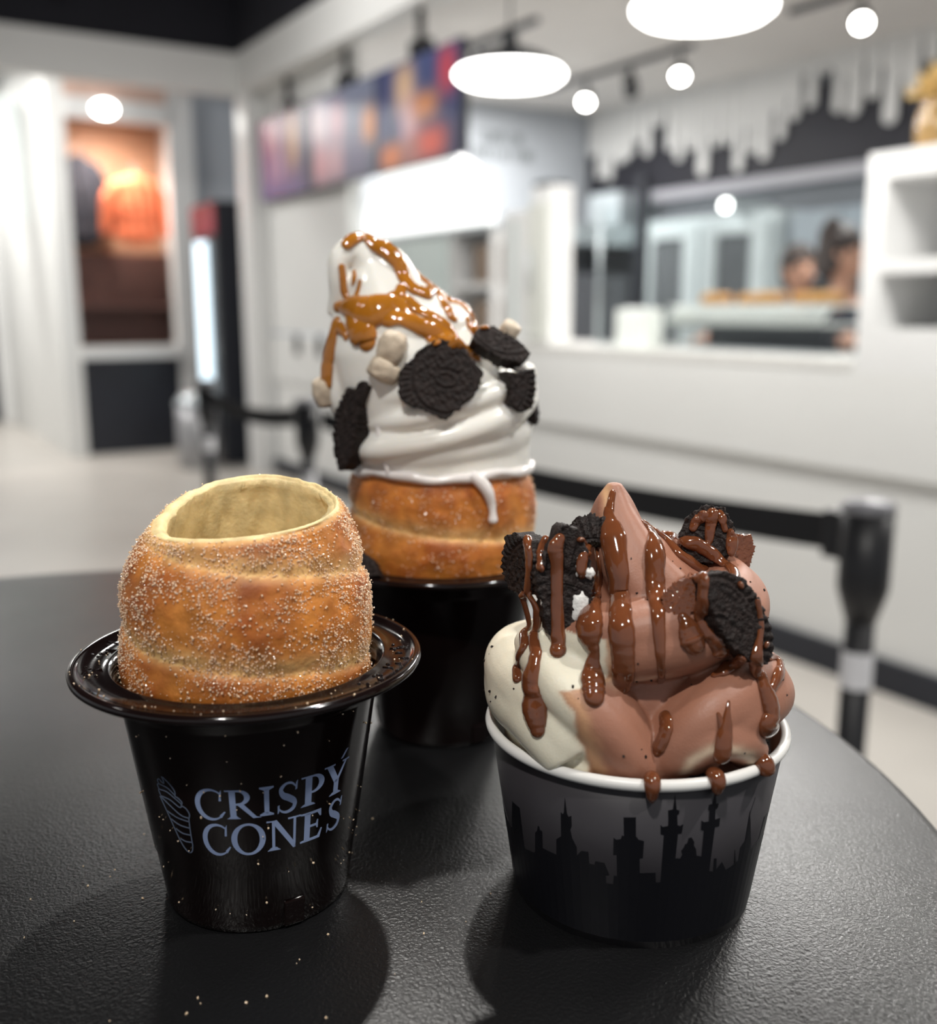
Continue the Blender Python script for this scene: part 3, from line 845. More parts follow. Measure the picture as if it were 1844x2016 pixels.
# ------------------------------------------------------------------ two people working behind the counter
SKIN = mat('skin', (0.62, 0.33, 0.22), 0.5, sss=0.15, sss_r=(1, .35, .2), sss_scale=0.01, noise_s=20, noise_a=.05)
HAIR = mat('dark_brown_hair', (0.035, 0.018, 0.012), 0.6, noise_s=60, noise_a=.4)
EYE = mat('dark_eye', (0.02, 0.015, 0.012), 0.2)
LIP = mat('lip', (0.45, 0.16, 0.13), 0.5)


def limb(a, b, ra, rb, n=12, k=6):
    a, b = Vector(a), Vector(b)
    pts = [a + (b - a) * (i / k) for i in range(k + 1)]
    return sweep(pts, [ra + (rb - ra) * (i / k) for i in range(k + 1)], n)


def hand_parts(w, d, up):
    """palm and five bent fingers; w wrist, d direction of the hand, up back of the hand"""
    d = Vector(d).normalized(); up = (Vector(up) - d * Vector(up).dot(d)).normalized(); s = d.cross(up)
    w = Vector(w)
    parts = [limb(w - d * .01, w + d * .085, 0.024, 0.034, 10)]
    for i, (off, ln) in enumerate(((-.027, .062), (-.009, .074), (.009, .07), (.026, .055))):
        b0 = w + d * .08 + s * off
        b1 = b0 + d * ln * .55 - up * .008; b2 = b1 + d * ln * .35 - up * .03
        parts.append(sweep([b0, b0.lerp(b1, .5), b1, b2], [.0105, .010, .0095, .008], 8))
    t0 = w + d * .03 - s * .03
    parts.append(sweep([t0, t0 + d * .035 - s * .018 - up * .01, t0 + d * .062 - s * .012 - up * .028], [.013, .0115, .009], 8))
    return parts


def person(label, base, head_c, face, hands, shirt, hair_style, lean):
    x0, y0 = base
    f = Vector((*face, 0)).normalized(); l = Vector((-f.y, f.x, 0))
    t = thing('person', label, 'person', (x0, y0, 0))
    O = Vector((x0, y0, 0))
    hc = Vector(head_c) - O
    bf = Vector((lean[0], lean[1], 0)); bl = Vector((-bf.y, bf.x, 0)).normalized()
    hip = Vector((0, 0, hc.z * .58)); chest = Vector((hc.x * .72, hc.y * .72, hc.z * .80)); neck = Vector((hc.x * .92, hc.y * .92, hc.z * .885))
    sh = [chest + bl * s * .165 + Vector((0, 0, .03)) for s in (-1, 1)]
    body = [sweep([hip - Vector((0, 0, .05)), hip.lerp(chest, .35), hip.lerp(chest, .7), chest, neck - Vector((0, 0, .02))], [.155, .135, .145, .15, .06], 20),
            limb(neck - Vector((0, 0, .04)), hc, .05, .05), ellipsoid(hc, (.078, .078, .108), 3)]
    shirt_p = [sweep([hip - Vector((0, 0, .08)), hip.lerp(chest, .35), hip.lerp(chest, .7), chest, neck - Vector((0, 0, .035))], [.168, .15, .158, .163, .075], 20)]
    trous = [limb(hip + Vector((0, 0, .02)), hip - Vector((0, 0, .1)), .165, .16)]
    # face: brow, nose, chin, ears
    body += [ellipsoid(hc + f * .05 - Vector((0, 0, .045)), (.045, .045, .05), 2), sweep([hc + f * .07 + Vector((0, 0, .015)), hc + f * .098 - Vector((0, 0, .02))], [.010, .015], 8),
             ellipsoid(hc + l * .08, (.014, .014, .03), 2), ellipsoid(hc - l * .08, (.014, .014, .03), 2)]
    for i, s in enumerate((-1, 1)):
        hand = Vector(hands[i]) - O
        mid = sh[i].lerp(hand, .5) + Vector((0, 0, -.09)) + bl * s * .06
        body += [limb(sh[i], mid, .05, .04), limb(mid, hand, .04, .026)]
        body += hand_parts(hand, (hand - mid), (0, 0, 1))
        shirt_p.append(limb(sh[i], sh[i].lerp(mid, .75), .066, .058))
        kn = Vector((bl.x * s * .09 + bf.x * .03, bl.y * s * .09 + bf.y * .03, hc.z * .31)); an = Vector((bl.x * s * .1, bl.y * s * .1, .09))
        hp_ = hip + bl * s * .08
        body += [limb(hp_, kn, .085, .055), limb(kn, an, .055, .036)]
        trous += [limb(hp_, kn, .10, .072), limb(kn, an + Vector((0, 0, .02)), .072, .055)]
        body.append(ellipsoid(an + bf * .06 + Vector((0, 0, -.045)), (.06 + .06 * abs(bf.x), .06 + .06 * abs(bf.y), .045), 2))
    V, F = fuse(body, 0.007, 4); b = obj('body', V, F, SKIN, t)
    V, F = fuse(shirt_p, 0.009, 4); obj('shirt', V, F, shirt, t)
    V, F = fuse(trous, 0.010, 4); obj('trousers', V, F, M['black_panel'], t)
    hair = [ellipsoid(hc - f * .022 + Vector((0, 0, .035)), (.095, .095, .10), 3), ellipsoid(hc - f * .055 - Vector((0, 0, .02)), (.075, .075, .09), 3)]
    if hair_style == 'curly':
        for k in range(26):
            a = k * 2.399; zz = -0.07 + .20 * (k / 26)
            d = (l * math.cos(a) - f * abs(math.sin(a)) * .9)
            hair.append(ellipsoid(hc + d * .085 + Vector((0, 0, zz)), (.034, .034, .036), 2))
    else:
        hair.append(ellipsoid(hc - f * .12 + Vector((0, 0, .03)), (.045, .045, .05), 2))
    V, F = fuse(hair, 0.007, 2)
    for i in range(len(V)):
        k = 0.004 * nz(V[i], 45)
        V[i] += k
    obj('hair', V, F, HAIR, t)
    for s in (-1, 1):
        V, F = ellipsoid(hc + f * .068 + l * s * .03 + Vector((0, 0, .01)), (.011, .011, .009), 2); obj('eye', V, F, EYE, t)
    V, F = ellipsoid(hc + f * .085 - Vector((0, 0, .052)), (.012, .012, .007), 2)
    obj('mouth', V, F, LIP, t)
    return t


person('person with bushy dark hair and navy shirt behind the doughnut rack', (3.86, 2.95), (3.70, 2.95, 1.475), (0.25, -1.0), ((3.50, 2.78, 1.12), (3.46, 3.10, 1.12)),
       mat('navy_cotton', (0.020, 0.026, 0.045), 0.8, noise_s=15, noise_a=.2), 'curly', (-1, 0))
person('person in a charcoal shirt with tied dark hair farther back in the kitchen', (4.45, 3.62), (4.28, 3.68, 1.45), (-0.35, -0.9), ((3.74, 3.40, 1.13), (3.80, 3.74, 1.10)),
       mat('charcoal_cotton', (0.035, 0.037, 0.045), 0.8, noise_s=15, noise_a=.2), 'tied', (-1, -.1))

# ------------------------------------------------------------------ the round table
def table_material():
    m, nt, b = node_mat('black_textured_laminate')
    b.inputs['Base Color'].default_value = (0.0055, 0.0055, 0.006, 1)
    b.inputs['Roughness'].default_value = 0.33
    b.inputs['Specular IOR Level'].default_value = 0.42
    tc = nt.nodes.new('ShaderNodeTexCoord')
    n1 = nt.nodes.new('ShaderNodeTexNoise'); n1.inputs['Scale'].default_value = 900; n1.inputs['Detail'].default_value = 2
    n1.inputs['Distortion'].default_value = 0.6
    n2 = nt.nodes.new('ShaderNodeTexNoise'); n2.inputs['Scale'].default_value = 9; n2.inputs['Detail'].default_value = 5
    bp = nt.nodes.new('ShaderNodeBump'); bp.inputs['Strength'].default_value = 0.55; bp.inputs['Distance'].default_value = 0.00035
    nt.links.new(tc.outputs['Object'], n1.inputs['Vector']); nt.links.new(tc.outputs['Object'], n2.inputs['Vector'])
    nt.links.new(n1.outputs['Fac'], bp.inputs['Height']); nt.links.new(bp.outputs['Normal'], b.inputs['Normal'])
    mr = nt.nodes.new('ShaderNodeMapRange'); mr.inputs['From Min'].default_value = .3; mr.inputs['From Max'].default_value = .7
    mr.inputs['To Min'].default_value = .29; mr.inputs['To Max'].default_value = .37
    nt.links.new(n2.outputs['Fac'], mr.inputs['Value']); nt.links.new(mr.outputs['Result'], b.inputs['Roughness'])
    return m


tbl = thing('round_table', 'round black textured bistro table carrying the three desserts', 'table', P(-0.187, 0.350))
R_, Z_ = 0.357, TABLE_Z
V, F = lathe([(0, Z_ - .030), (R_ - .006, Z_ - .030), (R_ - .001, Z_ - .026), (R_, Z_ - .02), (R_, Z_ - .006), (R_ - .002, Z_ - .002), (R_ - .006, Z_), (0, Z_)], 160)
obj('tabletop', V, F, table_material(), tbl)
V, F = lathe([(0, 0.02), (0.035, 0.02), (0.035, Z_ - .03), (0.12, Z_ - .03), (0.12, Z_ - .035), (0.035, Z_ - .045)], 40); obj('column', V, F, M['black'], tbl)
V, F = lathe([(0, 0), (0.24, 0), (0.245, 0.006), (0.22, 0.015), (0.05, 0.03), (0, 0.03)], 64); obj('base', V, F, M['black'], tbl)

# ------------------------------------------------------------------ dessert materials (meshes in metres, data in millimetres)
MM = 0.001
PLASTIC = mat('black_glossy_plastic', (0.0065, 0.0032, 0.0030), 0.10, spec=0.5, noise_s=40, noise_a=.15)
PAPER_DARK = mat('charcoal_printed_paper', (0.034, 0.031, 0.035), 0.42, noise_s=120, noise_a=.05, bump=.05, bump_s=1500, bump_d=.0002)
PAPER_BLACK = mat('black_print', (0.0045, 0.0045, 0.007), 0.40, noise_s=100, noise_a=.05)
PAPER_WHITE = mat('white_paper', (0.80, 0.79, 0.76), 0.35, noise_s=60, noise_a=.02)
LOGO = mat('blue_grey_print', (0.27, 0.34, 0.53), 0.45, noise_s=100, noise_a=.04)
LOGO_DIM = mat('dim_blue_grey_print', (0.10, 0.125, 0.18), 0.45, noise_s=100, noise_a=.04)
DOUGH = attr_mat('baked_dough', 'Col', 0.55, sss=0.12, sss_r=(1, .45, .2), sss_scale=0.003, bump=.5, bump_s=700, bump_d=.0004, var=.22, var_s=130)
SUGAR = mat('sugar_crystal', (0.90, 0.60, 0.40), 0.20, spec=.6, sss=.6, sss_r=(1, .8, .6), sss_scale=.0012, ior=1.5)
COOKIE = mat('black_cocoa_cookie', (0.017, 0.0105, 0.009), 0.60, spec=.35, noise_s=500, noise_a=.5, bump=.9, bump_s=1400, bump_d=.0006)
CREAM = mat('cookie_cream', (0.74, 0.73, 0.70), 0.5, noise_s=300, noise_a=.08, bump=.5, bump_s=900, bump_d=.0005)
SYRUP = mat('chocolate_syrup', (0.15, 0.046, 0.017), 0.10, spec=.6, sss=.12, sss_r=(1, .35, .15), sss_scale=.002, coat=.5, noise_s=120, noise_a=.12)
CARAMEL = mat('caramel_sauce', (0.38, 0.140, 0.013), 0.13, spec=.6, sss=.25, sss_r=(1, .5, .1), sss_scale=.003, coat=.4, noise_s=90, noise_a=.12)
SOFT = attr_mat('soft_serve', 'Col', 0.48, sss=.22, sss_r=(1, .7, .5), sss_scale=.003, bump=.25, bump_s=1500, bump_d=.0003, var=.03, var_s=200)
SOFT_W = attr_mat('white_soft_serve', 'Col', 0.25, sss=.35, sss_r=(1, .85, .6), sss_scale=.004, bump=.08, bump_s=700, bump_d=.0003, coat=.2)
CHUNK = mat('pale_dough_chunk', (0.62, 0.52, 0.40), 0.55, sss=.15, sss_r=(1, .7, .5), sss_scale=.002, noise_s=200, noise_a=.12, bump=.5, bump_s=700, bump_d=.0005)

LEFT = P(-0.0673, 0.298, TABLE_Z)
BACK = P(-0.0110, 0.427, TABLE_Z)
RIGHT = P(0.0522, 0.300, TABLE_Z)


def sc(V):
    return [(x * MM, y * MM, z * MM) for x, y, z in V]


# ---- plastic flanged cup
cup_prof = [(0, .8), (23.5, .8), (25.4, 0), (27.7, 0), (28.3, .6), (28.7, 2.5), (31.2, 19.5), (31.7, 20.2), (38.6, 66.5), (38.8, 67.6), (39.6, 68.6), (39.9, 75.2), (40.6, 75.9),
            (50.4, 75.5), (52.1, 75.4), (52.7, 76), (52.8, 77), (52.3, 77.9), (51.2, 78.2), (50.2, 77.8), (49.4, 76.9), (42.6, 76.7), (41.6, 77.3), (41.0, 77.2), (40.4, 76.2), (39.0, 75.2), (38.8, 69.6),
            (37.9, 67.4), (30.7, 20.6), (27.6, 2.4), (26.4, 1.8), (0, 1.8)]


def plastic_cup(label, loc, logo):
    t = thing('plastic_cup', label, 'cup', loc, -YAW, 'black plastic dessert cups')
    V, F = lathe(cup_prof, 128); obj('cup_wall', sc(V), F, PLASTIC, t)
    # stacking lugs near the foot
    for k in range(3):
        a = math.radians(-58 + 120 * k)
        V, F = box_vf(-3.2, 3.2, -0.9, 0.7, 1.0, 9.5, 0.4)
        ca, sa = math.cos(a), math.sin(a)
        W = []
        for x, y, z in V:
            r = 28.7 + (z - 2) * .14 + y
            an = a + x / 30.0
            W.append((r * math.cos(an), r * math.sin(an), z))
        obj('stacking_lug', sc(W), F, PLASTIC, t, smooth=False)
    # raised moulded marks on the flange
    rm = random.Random(4)
    for (a0, a1, n_) in ((150, 205, 26), (-35, 12, 24)):
        parts = []
        for k in range(n_):
            an = math.radians(rm.uniform(a0, a1)); r = rm.uniform(43.8, 48.6)
            if rm.random() < .55:
                V, F = ellipsoid((r * math.cos(an), r * math.sin(an), 76.85), (.55, .55, .42), 2)
            else:
                ln = rm.uniform(.6, 1.8)
                V, F = sweep([((r - ln) * math.cos(an), (r - ln) * math.sin(an), 76.85), ((r + ln) * math.cos(an), (r + ln) * math.sin(an), 76.85)], .32, 6)
            parts.append((V, F))
        V, F = join_vf(parts); obj('moulded_marks', sc(V), F, PLASTIC, t)
    return t


def wrap(polys, Rf, thick_out, step=3.0):
    """flat outline polygons in (degrees, mm) laid on a cup wall; each poly = [outer, hole...]"""
    V, F = [], []
    bm = bmesh.new()
    for pl in polys:
        rings = [[Vector((a, z, 0)) for a, z in ring] for ring in pl]
        flat = [p for r in rings for p in r]
        vs = [bm.verts.new(p) for p in flat]
        for t_ in tessellate_polygon(rings):
            try:
                bm.faces.new([vs[i] for i in t_])
            except ValueError:
                pass
    bm.verts.ensure_lookup_table()
    amin = min(v.co.x for v in bm.verts); amax = max(v.co.x for v in bm.verts)
    a = math.ceil(amin / step) * step
    while a < amax:
        geom = list(bm.verts) + list(bm.edges) + list(bm.faces)
        bmesh.ops.bisect_plane(bm, geom=geom, plane_co=(a, 0, 0), plane_no=(1, 0, 0), dist=1e-6)
        a += step
    bmesh.ops.recalc_face_normals(bm, faces=list(bm.faces))
    bm.verts.index_update()
    n0 = len(bm.verts)
    for off in (thick_out, thick_out - 0.12):
        for v in bm.verts:
            an = math.radians(v.co.x); r = Rf(v.co.y) + off
            V.append((r * math.cos(an), r * math.sin(an), v.co.y))
    for f in bm.faces:
        ids = [v.index for v in f.verts]
        p = [Vector(V[i]) for i in ids[:3]]
        nrm = (p[1] - p[0]).cross(p[2] - p[0])
        if nrm.x * p[0].x + nrm.y * p[0].y < 0:
            ids.reverse()
        F.append(tuple(ids)); F.append(tuple(i + n0 for i in reversed(ids)))
    for e in bm.edges:
        if len(e.link_faces) == 1:
            i, j = e.verts[0].index, e.verts[1].index
            F.append((i, j, j + n0, i + n0))
    bm.free()
    return V, F


def arc(cx, cy, rx, ry, a0, a1, n=24):
    return [(cx + rx * math.cos(math.radians(a0 + (a1 - a0) * k / n)), cy + ry * math.sin(math.radians(a0 + (a1 - a0) * k / n))) for k in range(n + 1)]


def ribbon(pts, widths, sub=8):
    P_ = catmull([(x, y, w) for (x, y), w in zip(pts, widths)], sub)
    L_, R2 = [], []
    for i in range(len(P_)):
        d = P_[min(i + 1, len(P_) - 1)][:2] - P_[max(i - 1, 0)][:2]
        d = d / (np.hypot(*d) + 1e-9); n_ = np.array((-d[1], d[0])) * P_[i][2] / 2
        L_.append(tuple(P_[i][:2] + n_)); R2.append(tuple(P_[i][:2] - n_))
    return L_ + R2[::-1]


def serif(x0, x1, y, s):
    return [(x0, y), (x1, y), (x1 - .07, y + s * .05), ((x0 + x1) / 2 + .085, y + s * .10), ((x0 + x1) / 2 - .085, y + s * .10), (x0 + .07, y + s * .05)]


GLYPH = {
    'C': [[arc(.52, .5, .50, .53, 52, 312, 40) + arc(.585, .5, .395, .455, 312, 52, 40)], [[(.80, .63), (.87, .63), (.90, 1.0), (.83, .90)]], [[(.78, .14), (.84, .06), (.98, .26), (.94, .28)]]],
    'R': [[[(.10, .03), (.28, .03), (.28, .97), (.10, .97)]], [serif(0, .40, 0, 1)], [[(-.02, 1), (.42, 1), (.42, .95), (-.02, .95)]],
          [[(.28, 1.0)] + arc(.36, .735, .33, .265, 90, -90, 24) + [(.28, .47), (.28, .53)] + arc(.34, .735, .19, .20, -90, 90, 24) + [(.28, .935)]],
          [[(.33, .48), (.50, .50), (.86, .05), (1.0, 0), (.76, 0)]]],
    'I': [[[(.36, .03), (.66, .03), (.66, .97), (.36, .97)]], [[(.08, 0), (.94, 0), (.94, .05), (.66, .12), (.36, .12), (.08, .05)]], [[(.08, 1), (.94, 1), (.94, .95), (.66, .88), (.36, .88), (.08, .95)]]],
    'S': [[ribbon([(.84, .80), (.66, .94), (.42, .95), (.22, .79), (.30, .60), (.55, .48), (.78, .33), (.72, .13), (.45, .04), (.22, .10), (.10, .24)], [.05, .07, .08, .15, .20, .22, .19, .13, .08, .06, .04])],
          [[(.80, .70), (.88, .72), (.90, 1.0), (.83, .93)]], [[(.08, .02), (.14, .08), (.16, .30), (.08, .28)]]],
    'P': [[[(.18, .03), (.44, .03), (.44, .97), (.18, .97)]], [serif(.02, .62, 0, 1)], [[(.02, 1), (.5, 1), (.5, .95), (.02, .95)]],
          [[(.44, 1.0)] + arc(.50, .70, .46, .30, 90, -90, 24) + [(.44, .40), (.44, .46)] + arc(.48, .70, .25, .235, -90, 90, 24) + [(.44, .935)]]],
    'Y': [[[(.06, 1), (.30, 1), (.60, .50), (.60, .40), (.42, .40)]], [[(.90, 1), (.98, 1), (.60, .42), (.52, .48)]], [[(.42, .03), (.63, .03), (.63, .48), (.42, .48)]],
          [serif(.25, .80, 0, 1)], [[(-.02, 1), (.42, 1), (.42, .955), (-.02, .955)]], [[(.76, 1), (1.08, 1), (1.08, .955), (.76, .955)]], [[(.66, 1.07), (.76, 1.08), (.98, 1.32), (.88, 1.30)]]],
    'O': [[arc(.5, .5, .53, .53, 0, 355, 48), arc(.5, .5, .345, .465, 0, 355, 48)]],
    'N': [[[(.13, .03), (.22, .03), (.22, .97), (.13, .97)]], [[(.06, 1), (.28, 1), (.90, .10), (.90, -.03), (.82, -.03), (.14, .93)]], [[(.82, .0), (.90, .0), (.90, .97), (.82, .97)]],
          [serif(-.02, .40, 0, 1)], [[(.64, 1), (1.06, 1), (1.06, .955), (.64, .955)]], [[(-.04, 1), (.22, 1), (.22, .955), (-.04, .955)]]],
    'E': [[[(.16, .03), (.40, .03), (.40, .97), (.16, .97)]], [[(0, 0), (.86, 0), (.96, .30), (.90, .30), (.76, .08), (.3, .08), (0, .05)]], [[(0, 1), (.86, 1), (.88, .76), (.82, .76), (.70, .92), (.3, .92), (0, .95)]],
          [[(.40, .47), (.66, .47), (.70, .38), (.75, .38), (.75, .66), (.70, .66), (.66, .54), (.40, .54)]]],
}
WORDS = {
    'crispy': [('C', -105.8, -91.0, 40.0, 49.8), ('R', -90.8, -75.2, 40.3, 49.7), ('I', -76.4, -69.0, 40.6, 50.0), ('S', -68.6, -57.2, 40.2, 50.4), ('P', -56.8, -43.8, 40.7, 50.5), ('Y', -44.2, -29.6, 40.9, 51.2)],
    'cones': [('C', -104.4, -90.0, 28.2, 38.3), ('O', -89.4, -74.0, 28.3, 38.3), ('N', -72.4, -57.2, 28.5, 38.5), ('E', -56.2, -43.2, 28.6, 38.3), ('S', -41.4, -29.8, 28.6, 39.0)],
}


def logo_on(cup):
    Rf = lambda z: (31.7 + 6.9 * (z - 20.2) / 46.3)
    for word, gl in WORDS.items():
        for ch, a0, a1, z0, z1 in gl:
            polys = [[[(a0 + (a1 - a0) * x, z0 + (z1 - z0) * y_) for x, y_ in ring] for ring in pl] for pl in GLYPH[ch]]
            V, F = wrap(polys, Rf, 0.10)
            o = obj('letter', sc(V), F, LOGO, cup, smooth=False)
            o['label'] = 'blue-grey printed letter ' + ch
    # outline drawing of a swirled cone
    def ic(x, y_):
        # x 0..1 across, y 0..1 up the drawing
        a = -127.2 + 17.6 * x; z = 27.4 + 23.8 * y_
        return a, z
    strokes = [
        [(.02, .70), (.25, .45), (.50, .15), (.66, .03), (.80, .0), (.90, .04), (.94, .12)], [(.94, .12), (.94, .3), (.96, .50)],
        [(.05, .70), (.35, .62), (.70, .52), (.97, .50)], [(.97, .50), (1.0, .56), (.92, .63), (.78, .66)], [(.06, .71), (.40, .70), (.70, .63), (.80, .66)],
        [(.06, .72), (.02, .78), (.05, .80)], [(.78, .66), (.82, .71), (.70, .76), (.62, .77)], [(.05, .80), (.35, .80), (.60, .74), (.80, .68)],
        [(.05, .80), (.02, .86), (.10, .88)], [(.62, .77), (.64, .84), (.50, .93), (.30, 1.0)], [(.10, .88), (.40, .86), (.64, .78)], [(.10, .88), (.06, .92), (.14, .95), (.28, .91), (.30, .95), (.26, 1.0)],
        [(.20, .52), (.55, .47), (.95, .45)], [(.30, .42), (.6, .37), (.94, .36)], [(.42, .30), (.65, .26), (.94, .26)], [(.54, .17), (.72, .15), (.94, .16)],
    ]
    polys = []
    for s in strokes:
        q = [ic(*p) for p in s]
        q = [(a * .55, z) for a, z in q]
        rb = ribbon(q, [.36] * len(q), 6)
        polys.append([[(a / .55, z) for a, z in rb]])
    V, F = wrap(polys, Rf, 0.10)
    o = obj('cone_drawing', sc(V), F, LOGO_DIM, cup, smooth=False); o['label'] = 'thin line drawing of a swirled ice cream cone'


cup_l = plastic_cup('black plastic cup with wide flange and blue-grey lettering holding the empty dough cone', LEFT, True)
logo_on(cup_l)
cup_b = plastic_cup('plain black plastic cup holding the dough cone topped with white soft serve', BACK, False)


# ---- chimney dough cones
def interp(tab, x):
    xs, ys = zip(*tab)
    return np.interp(x, xs, ys)


def dough_cone(label, loc, rim_tab, R_tab, shift_tab, seam0, pitch, zb, wall, grains, seed, seam_start=None, tint=1.0):
    t = thing('dough_cone', label, 'dough cone', loc, -YAW, 'cinnamon sugar dough cones')
    NT, NZ, NR, NI = 260, 130, 9, 34
    th = np.linspace(-180, 180, NT, endpoint=False)
    rim = interp(rim_tab, th)
    V = np.zeros((NT, NZ + NR + NI, 3)); C = np.zeros((NT, NZ + NR + NI, 3))
    pale = np.array((0.88, 0.55, 0.22)); gold = np.array((0.56, 0.20, 0.030)); brown = np.array((0.34, 0.085, 0.012)); crumb = np.array((0.78, 0.61, 0.31))
    def prof(a, z):
        s = seam0 - pitch * (a + 180) / 360.0       # the seam that starts at the left
        q = (z - s) / pitch                          # 0 at a seam, counted in turns
        fr = q - np.floor(q)
        top = q >= 0
        fade = np.clip((a + 180 - 5) / 40, 0, 1) if True else 1
        bul = 1.1 * np.sin(PI * np.clip(fr, 0, 1)) ** .8
        tuck = .75 * np.exp(-(fr / .12) ** 2) + 0.6 * np.exp(-((1 - fr) / .05) ** 2)
        base = interp(R_tab, z) + bul - tuck
        base = base - np.where(top, .6, 0.0) * np.minimum(1, fade)
        palew = np.exp(-(fr / .17) ** 2) * .95 + .35 * np.exp(-((1 - fr) / .05) ** 2)
        return base, palew, fr
    for i in range(NT):
        a = th[i]; ar = math.radians(a)
        z = np.linspace(zb, rim[i], NZ)
        r, pw, fr = prof(a, z)
        edge = np.clip((z - (rim[i] - 1.5)) / 1.5, 0, 1)
        r = r - .8 * edge ** 2
        rr = r[-1]
        wl2 = wall * (.42 + .58 * max(0.0, math.cos(math.radians(a - 190))) ** .8)
        k = np.linspace(0, 1, NR + 1)[1:]
        zr = rim[i] + 1.0 * np.sin(PI * k) - 0.2 * k; r_r = rr - wl2 * k
        zi = np.linspace(rim[i] - .6, zb + 4, NI); ri = rr - wl2 - .2 + 3.0 * np.clip((rim[i] - zi) / 25, 0, 1)
        ri = np.minimum(ri, interp(R_tab, zi) - wall)
        zz = np.concatenate([z, zr, zi]); R2 = np.concatenate([r, r_r, ri])
        for j in range(len(zz)):
            px, py = math.cos(ar), math.sin(ar)
            n1 = nz((px * 38, py * 38, zz[j]), .06, seed); n2 = nz((px * 38, py * 38, zz[j]), .22, seed + 3); n3 = nz((px * 38, py * 38, zz[j]), .9, seed + 5)
            if j < NZ:
                rad = R2[j] + .9 * n1 + .35 * n2 + .13 * n3
                w = np.clip(pw[j] * (1 + .5 * n2), 0, 1)
                b = np.clip(.42 + .9 * n1 + .5 * n2 + .25 * n3, 0, 1)
                c = (gold * (1 - b) + brown * b) * (1 - w) + pale * w
                c = c * (1 - .7 * edge[j]) + pale * .7 * edge[j]
            else:
                rad = R2[j] + .5 * n2 + .2 * n3
                c = crumb * (1 + .12 * n2)
            sx = interp(shift_tab, zz[j])
            V[i, j] = (sx + rad * px, rad * py, zz[j] + .25 * n2); C[i, j] = c
    NJ = NZ + NR + NI
    idx = np.arange(NT * NJ).reshape(NT, NJ)
    A = idx[:, :-1]; B = np.roll(idx, -1, 0)[:, :-1]; D = np.roll(idx, -1, 0)[:, 1:]; E_ = idx[:, 1:]
    F = np.stack([A, B, D, E_], -1).reshape(-1, 4).tolist()
    F.append([int(q) for q in idx[::-1, 0]]); F.append([int(q) for q in idx[:, -1]])
    obj('dough', (V.reshape(-1, 3) * MM), F, DOUGH, t, colors=C.reshape(-1, 3) * tint)
    # sugar crystals stuck on the outside
    rg_ = np.random.default_rng(int(seed * 10))
    ii = rg_.integers(0, NT, grains); jj = (rg_.random(grains) ** .85 * (NZ - 28)).astype(int) + 28
    nn = np.array([nz((V[i, j, 0], V[i, j, 1], V[i, j, 2]), .10, 9) for i, j in zip(ii, jj)])
    keep = nn + rg_.normal(0, .22, grains) > -.05
    ii, jj = ii[keep], jj[keep]
    pos = V[ii, jj] + rg_.normal(0, .25, (len(ii), 3))
    out = np.stack([np.cos(np.radians(th[ii])), np.sin(np.radians(th[ii])), 0 * ii], -1)
    pos = pos + out * .12
    sv, sf = grains_mesh(pos, rg_, .055, .25)
    o = obj('sugar_coating', sv * MM, sf, SUGAR, t, smooth=False); o['kind'] = 'stuff'
    return t


def grains_mesh(pos, rg_, s0, s1):
    n = len(pos)
    cube = np.array([(-1, -1, -1), (1, -1, -1), (1, 1, -1), (-1, 1, -1), (-1, -1, 1), (1, -1, 1), (1, 1, 1), (-1, 1, 1)], float)
    q = rg_.normal(size=(n, 4)); q /= np.linalg.norm(q, axis=1)[:, None]
    w, x, y_, z = q.T
    Rm = np.stack([np.stack([1 - 2 * (y_ * y_ + z * z), 2 * (x * y_ - z * w), 2 * (x * z + y_ * w)], -1),
                   np.stack([2 * (x * y_ + z * w), 1 - 2 * (x * x + z * z), 2 * (y_ * z - x * w)], -1),
                   np.stack([2 * (x * z - y_ * w), 2 * (y_ * z + x * w), 1 - 2 * (x * x + y_ * y_)], -1)], 1)
    s = (s0 + (s1 - s0) * rg_.random((n, 1, 1)) ** 1.8) * rg_.uniform(.7, 1.25, (n, 1, 3)) * (1 + rg_.normal(0, .1, (n, 8, 3)))
    loc = cube[None] * s
    W = np.einsum('nij,nkj->nki', Rm, loc) + pos[:, None, :]
    q0 = np.array([(0, 3, 2, 1), (4, 5, 6, 7), (0, 1, 5, 4), (1, 2, 6, 5), (2, 3, 7, 6), (3, 0, 4, 7)])
    F = (q0[None] + (np.arange(n) * 8)[:, None, None]).reshape(-1, 4)
    return W.reshape(-1, 3), F.tolist()


dough_cone('hollow spiral dough cone crusted with cinnamon sugar and left empty', LEFT,
           [(-180, 120.5), (-160, 117.6), (-135, 117.2), (-90, 118.8), (-45, 120.5), (0, 123), (45, 126.5), (90, 128.5), (130, 127), (160, 124), (180, 120.5)],
           [(20, 29.0), (40, 31.5), (62, 34.6), (70, 36.0), (77, 37.0), (86, 36.7), (94, 36.5), (101, 35.6), (107, 34.0), (112, 32.3), (116, 30.6), (120, 28.6), (124, 26.7), (130, 24.3)],
           [(77, 0), (100, .3), (115, 1.6), (128, 2.6)], 117.5, 27.0, 34, 4.4, 46000, 1.0)
dough_cone('golden dough cone under the white soft serve', BACK,
           [(-180, 116), (0, 116), (180, 116)],
           [(20, 29.0), (40, 31.5), (62, 34.6), (70, 36.8), (76, 38.6), (84, 39.4), (92, 38.8), (100, 39.0), (108, 38.2), (116, 36.0)],
           [(77, 0), (116, 0)], 99.0, 27.0, 34, 5.0, 12000, 2.0, tint=1.08)


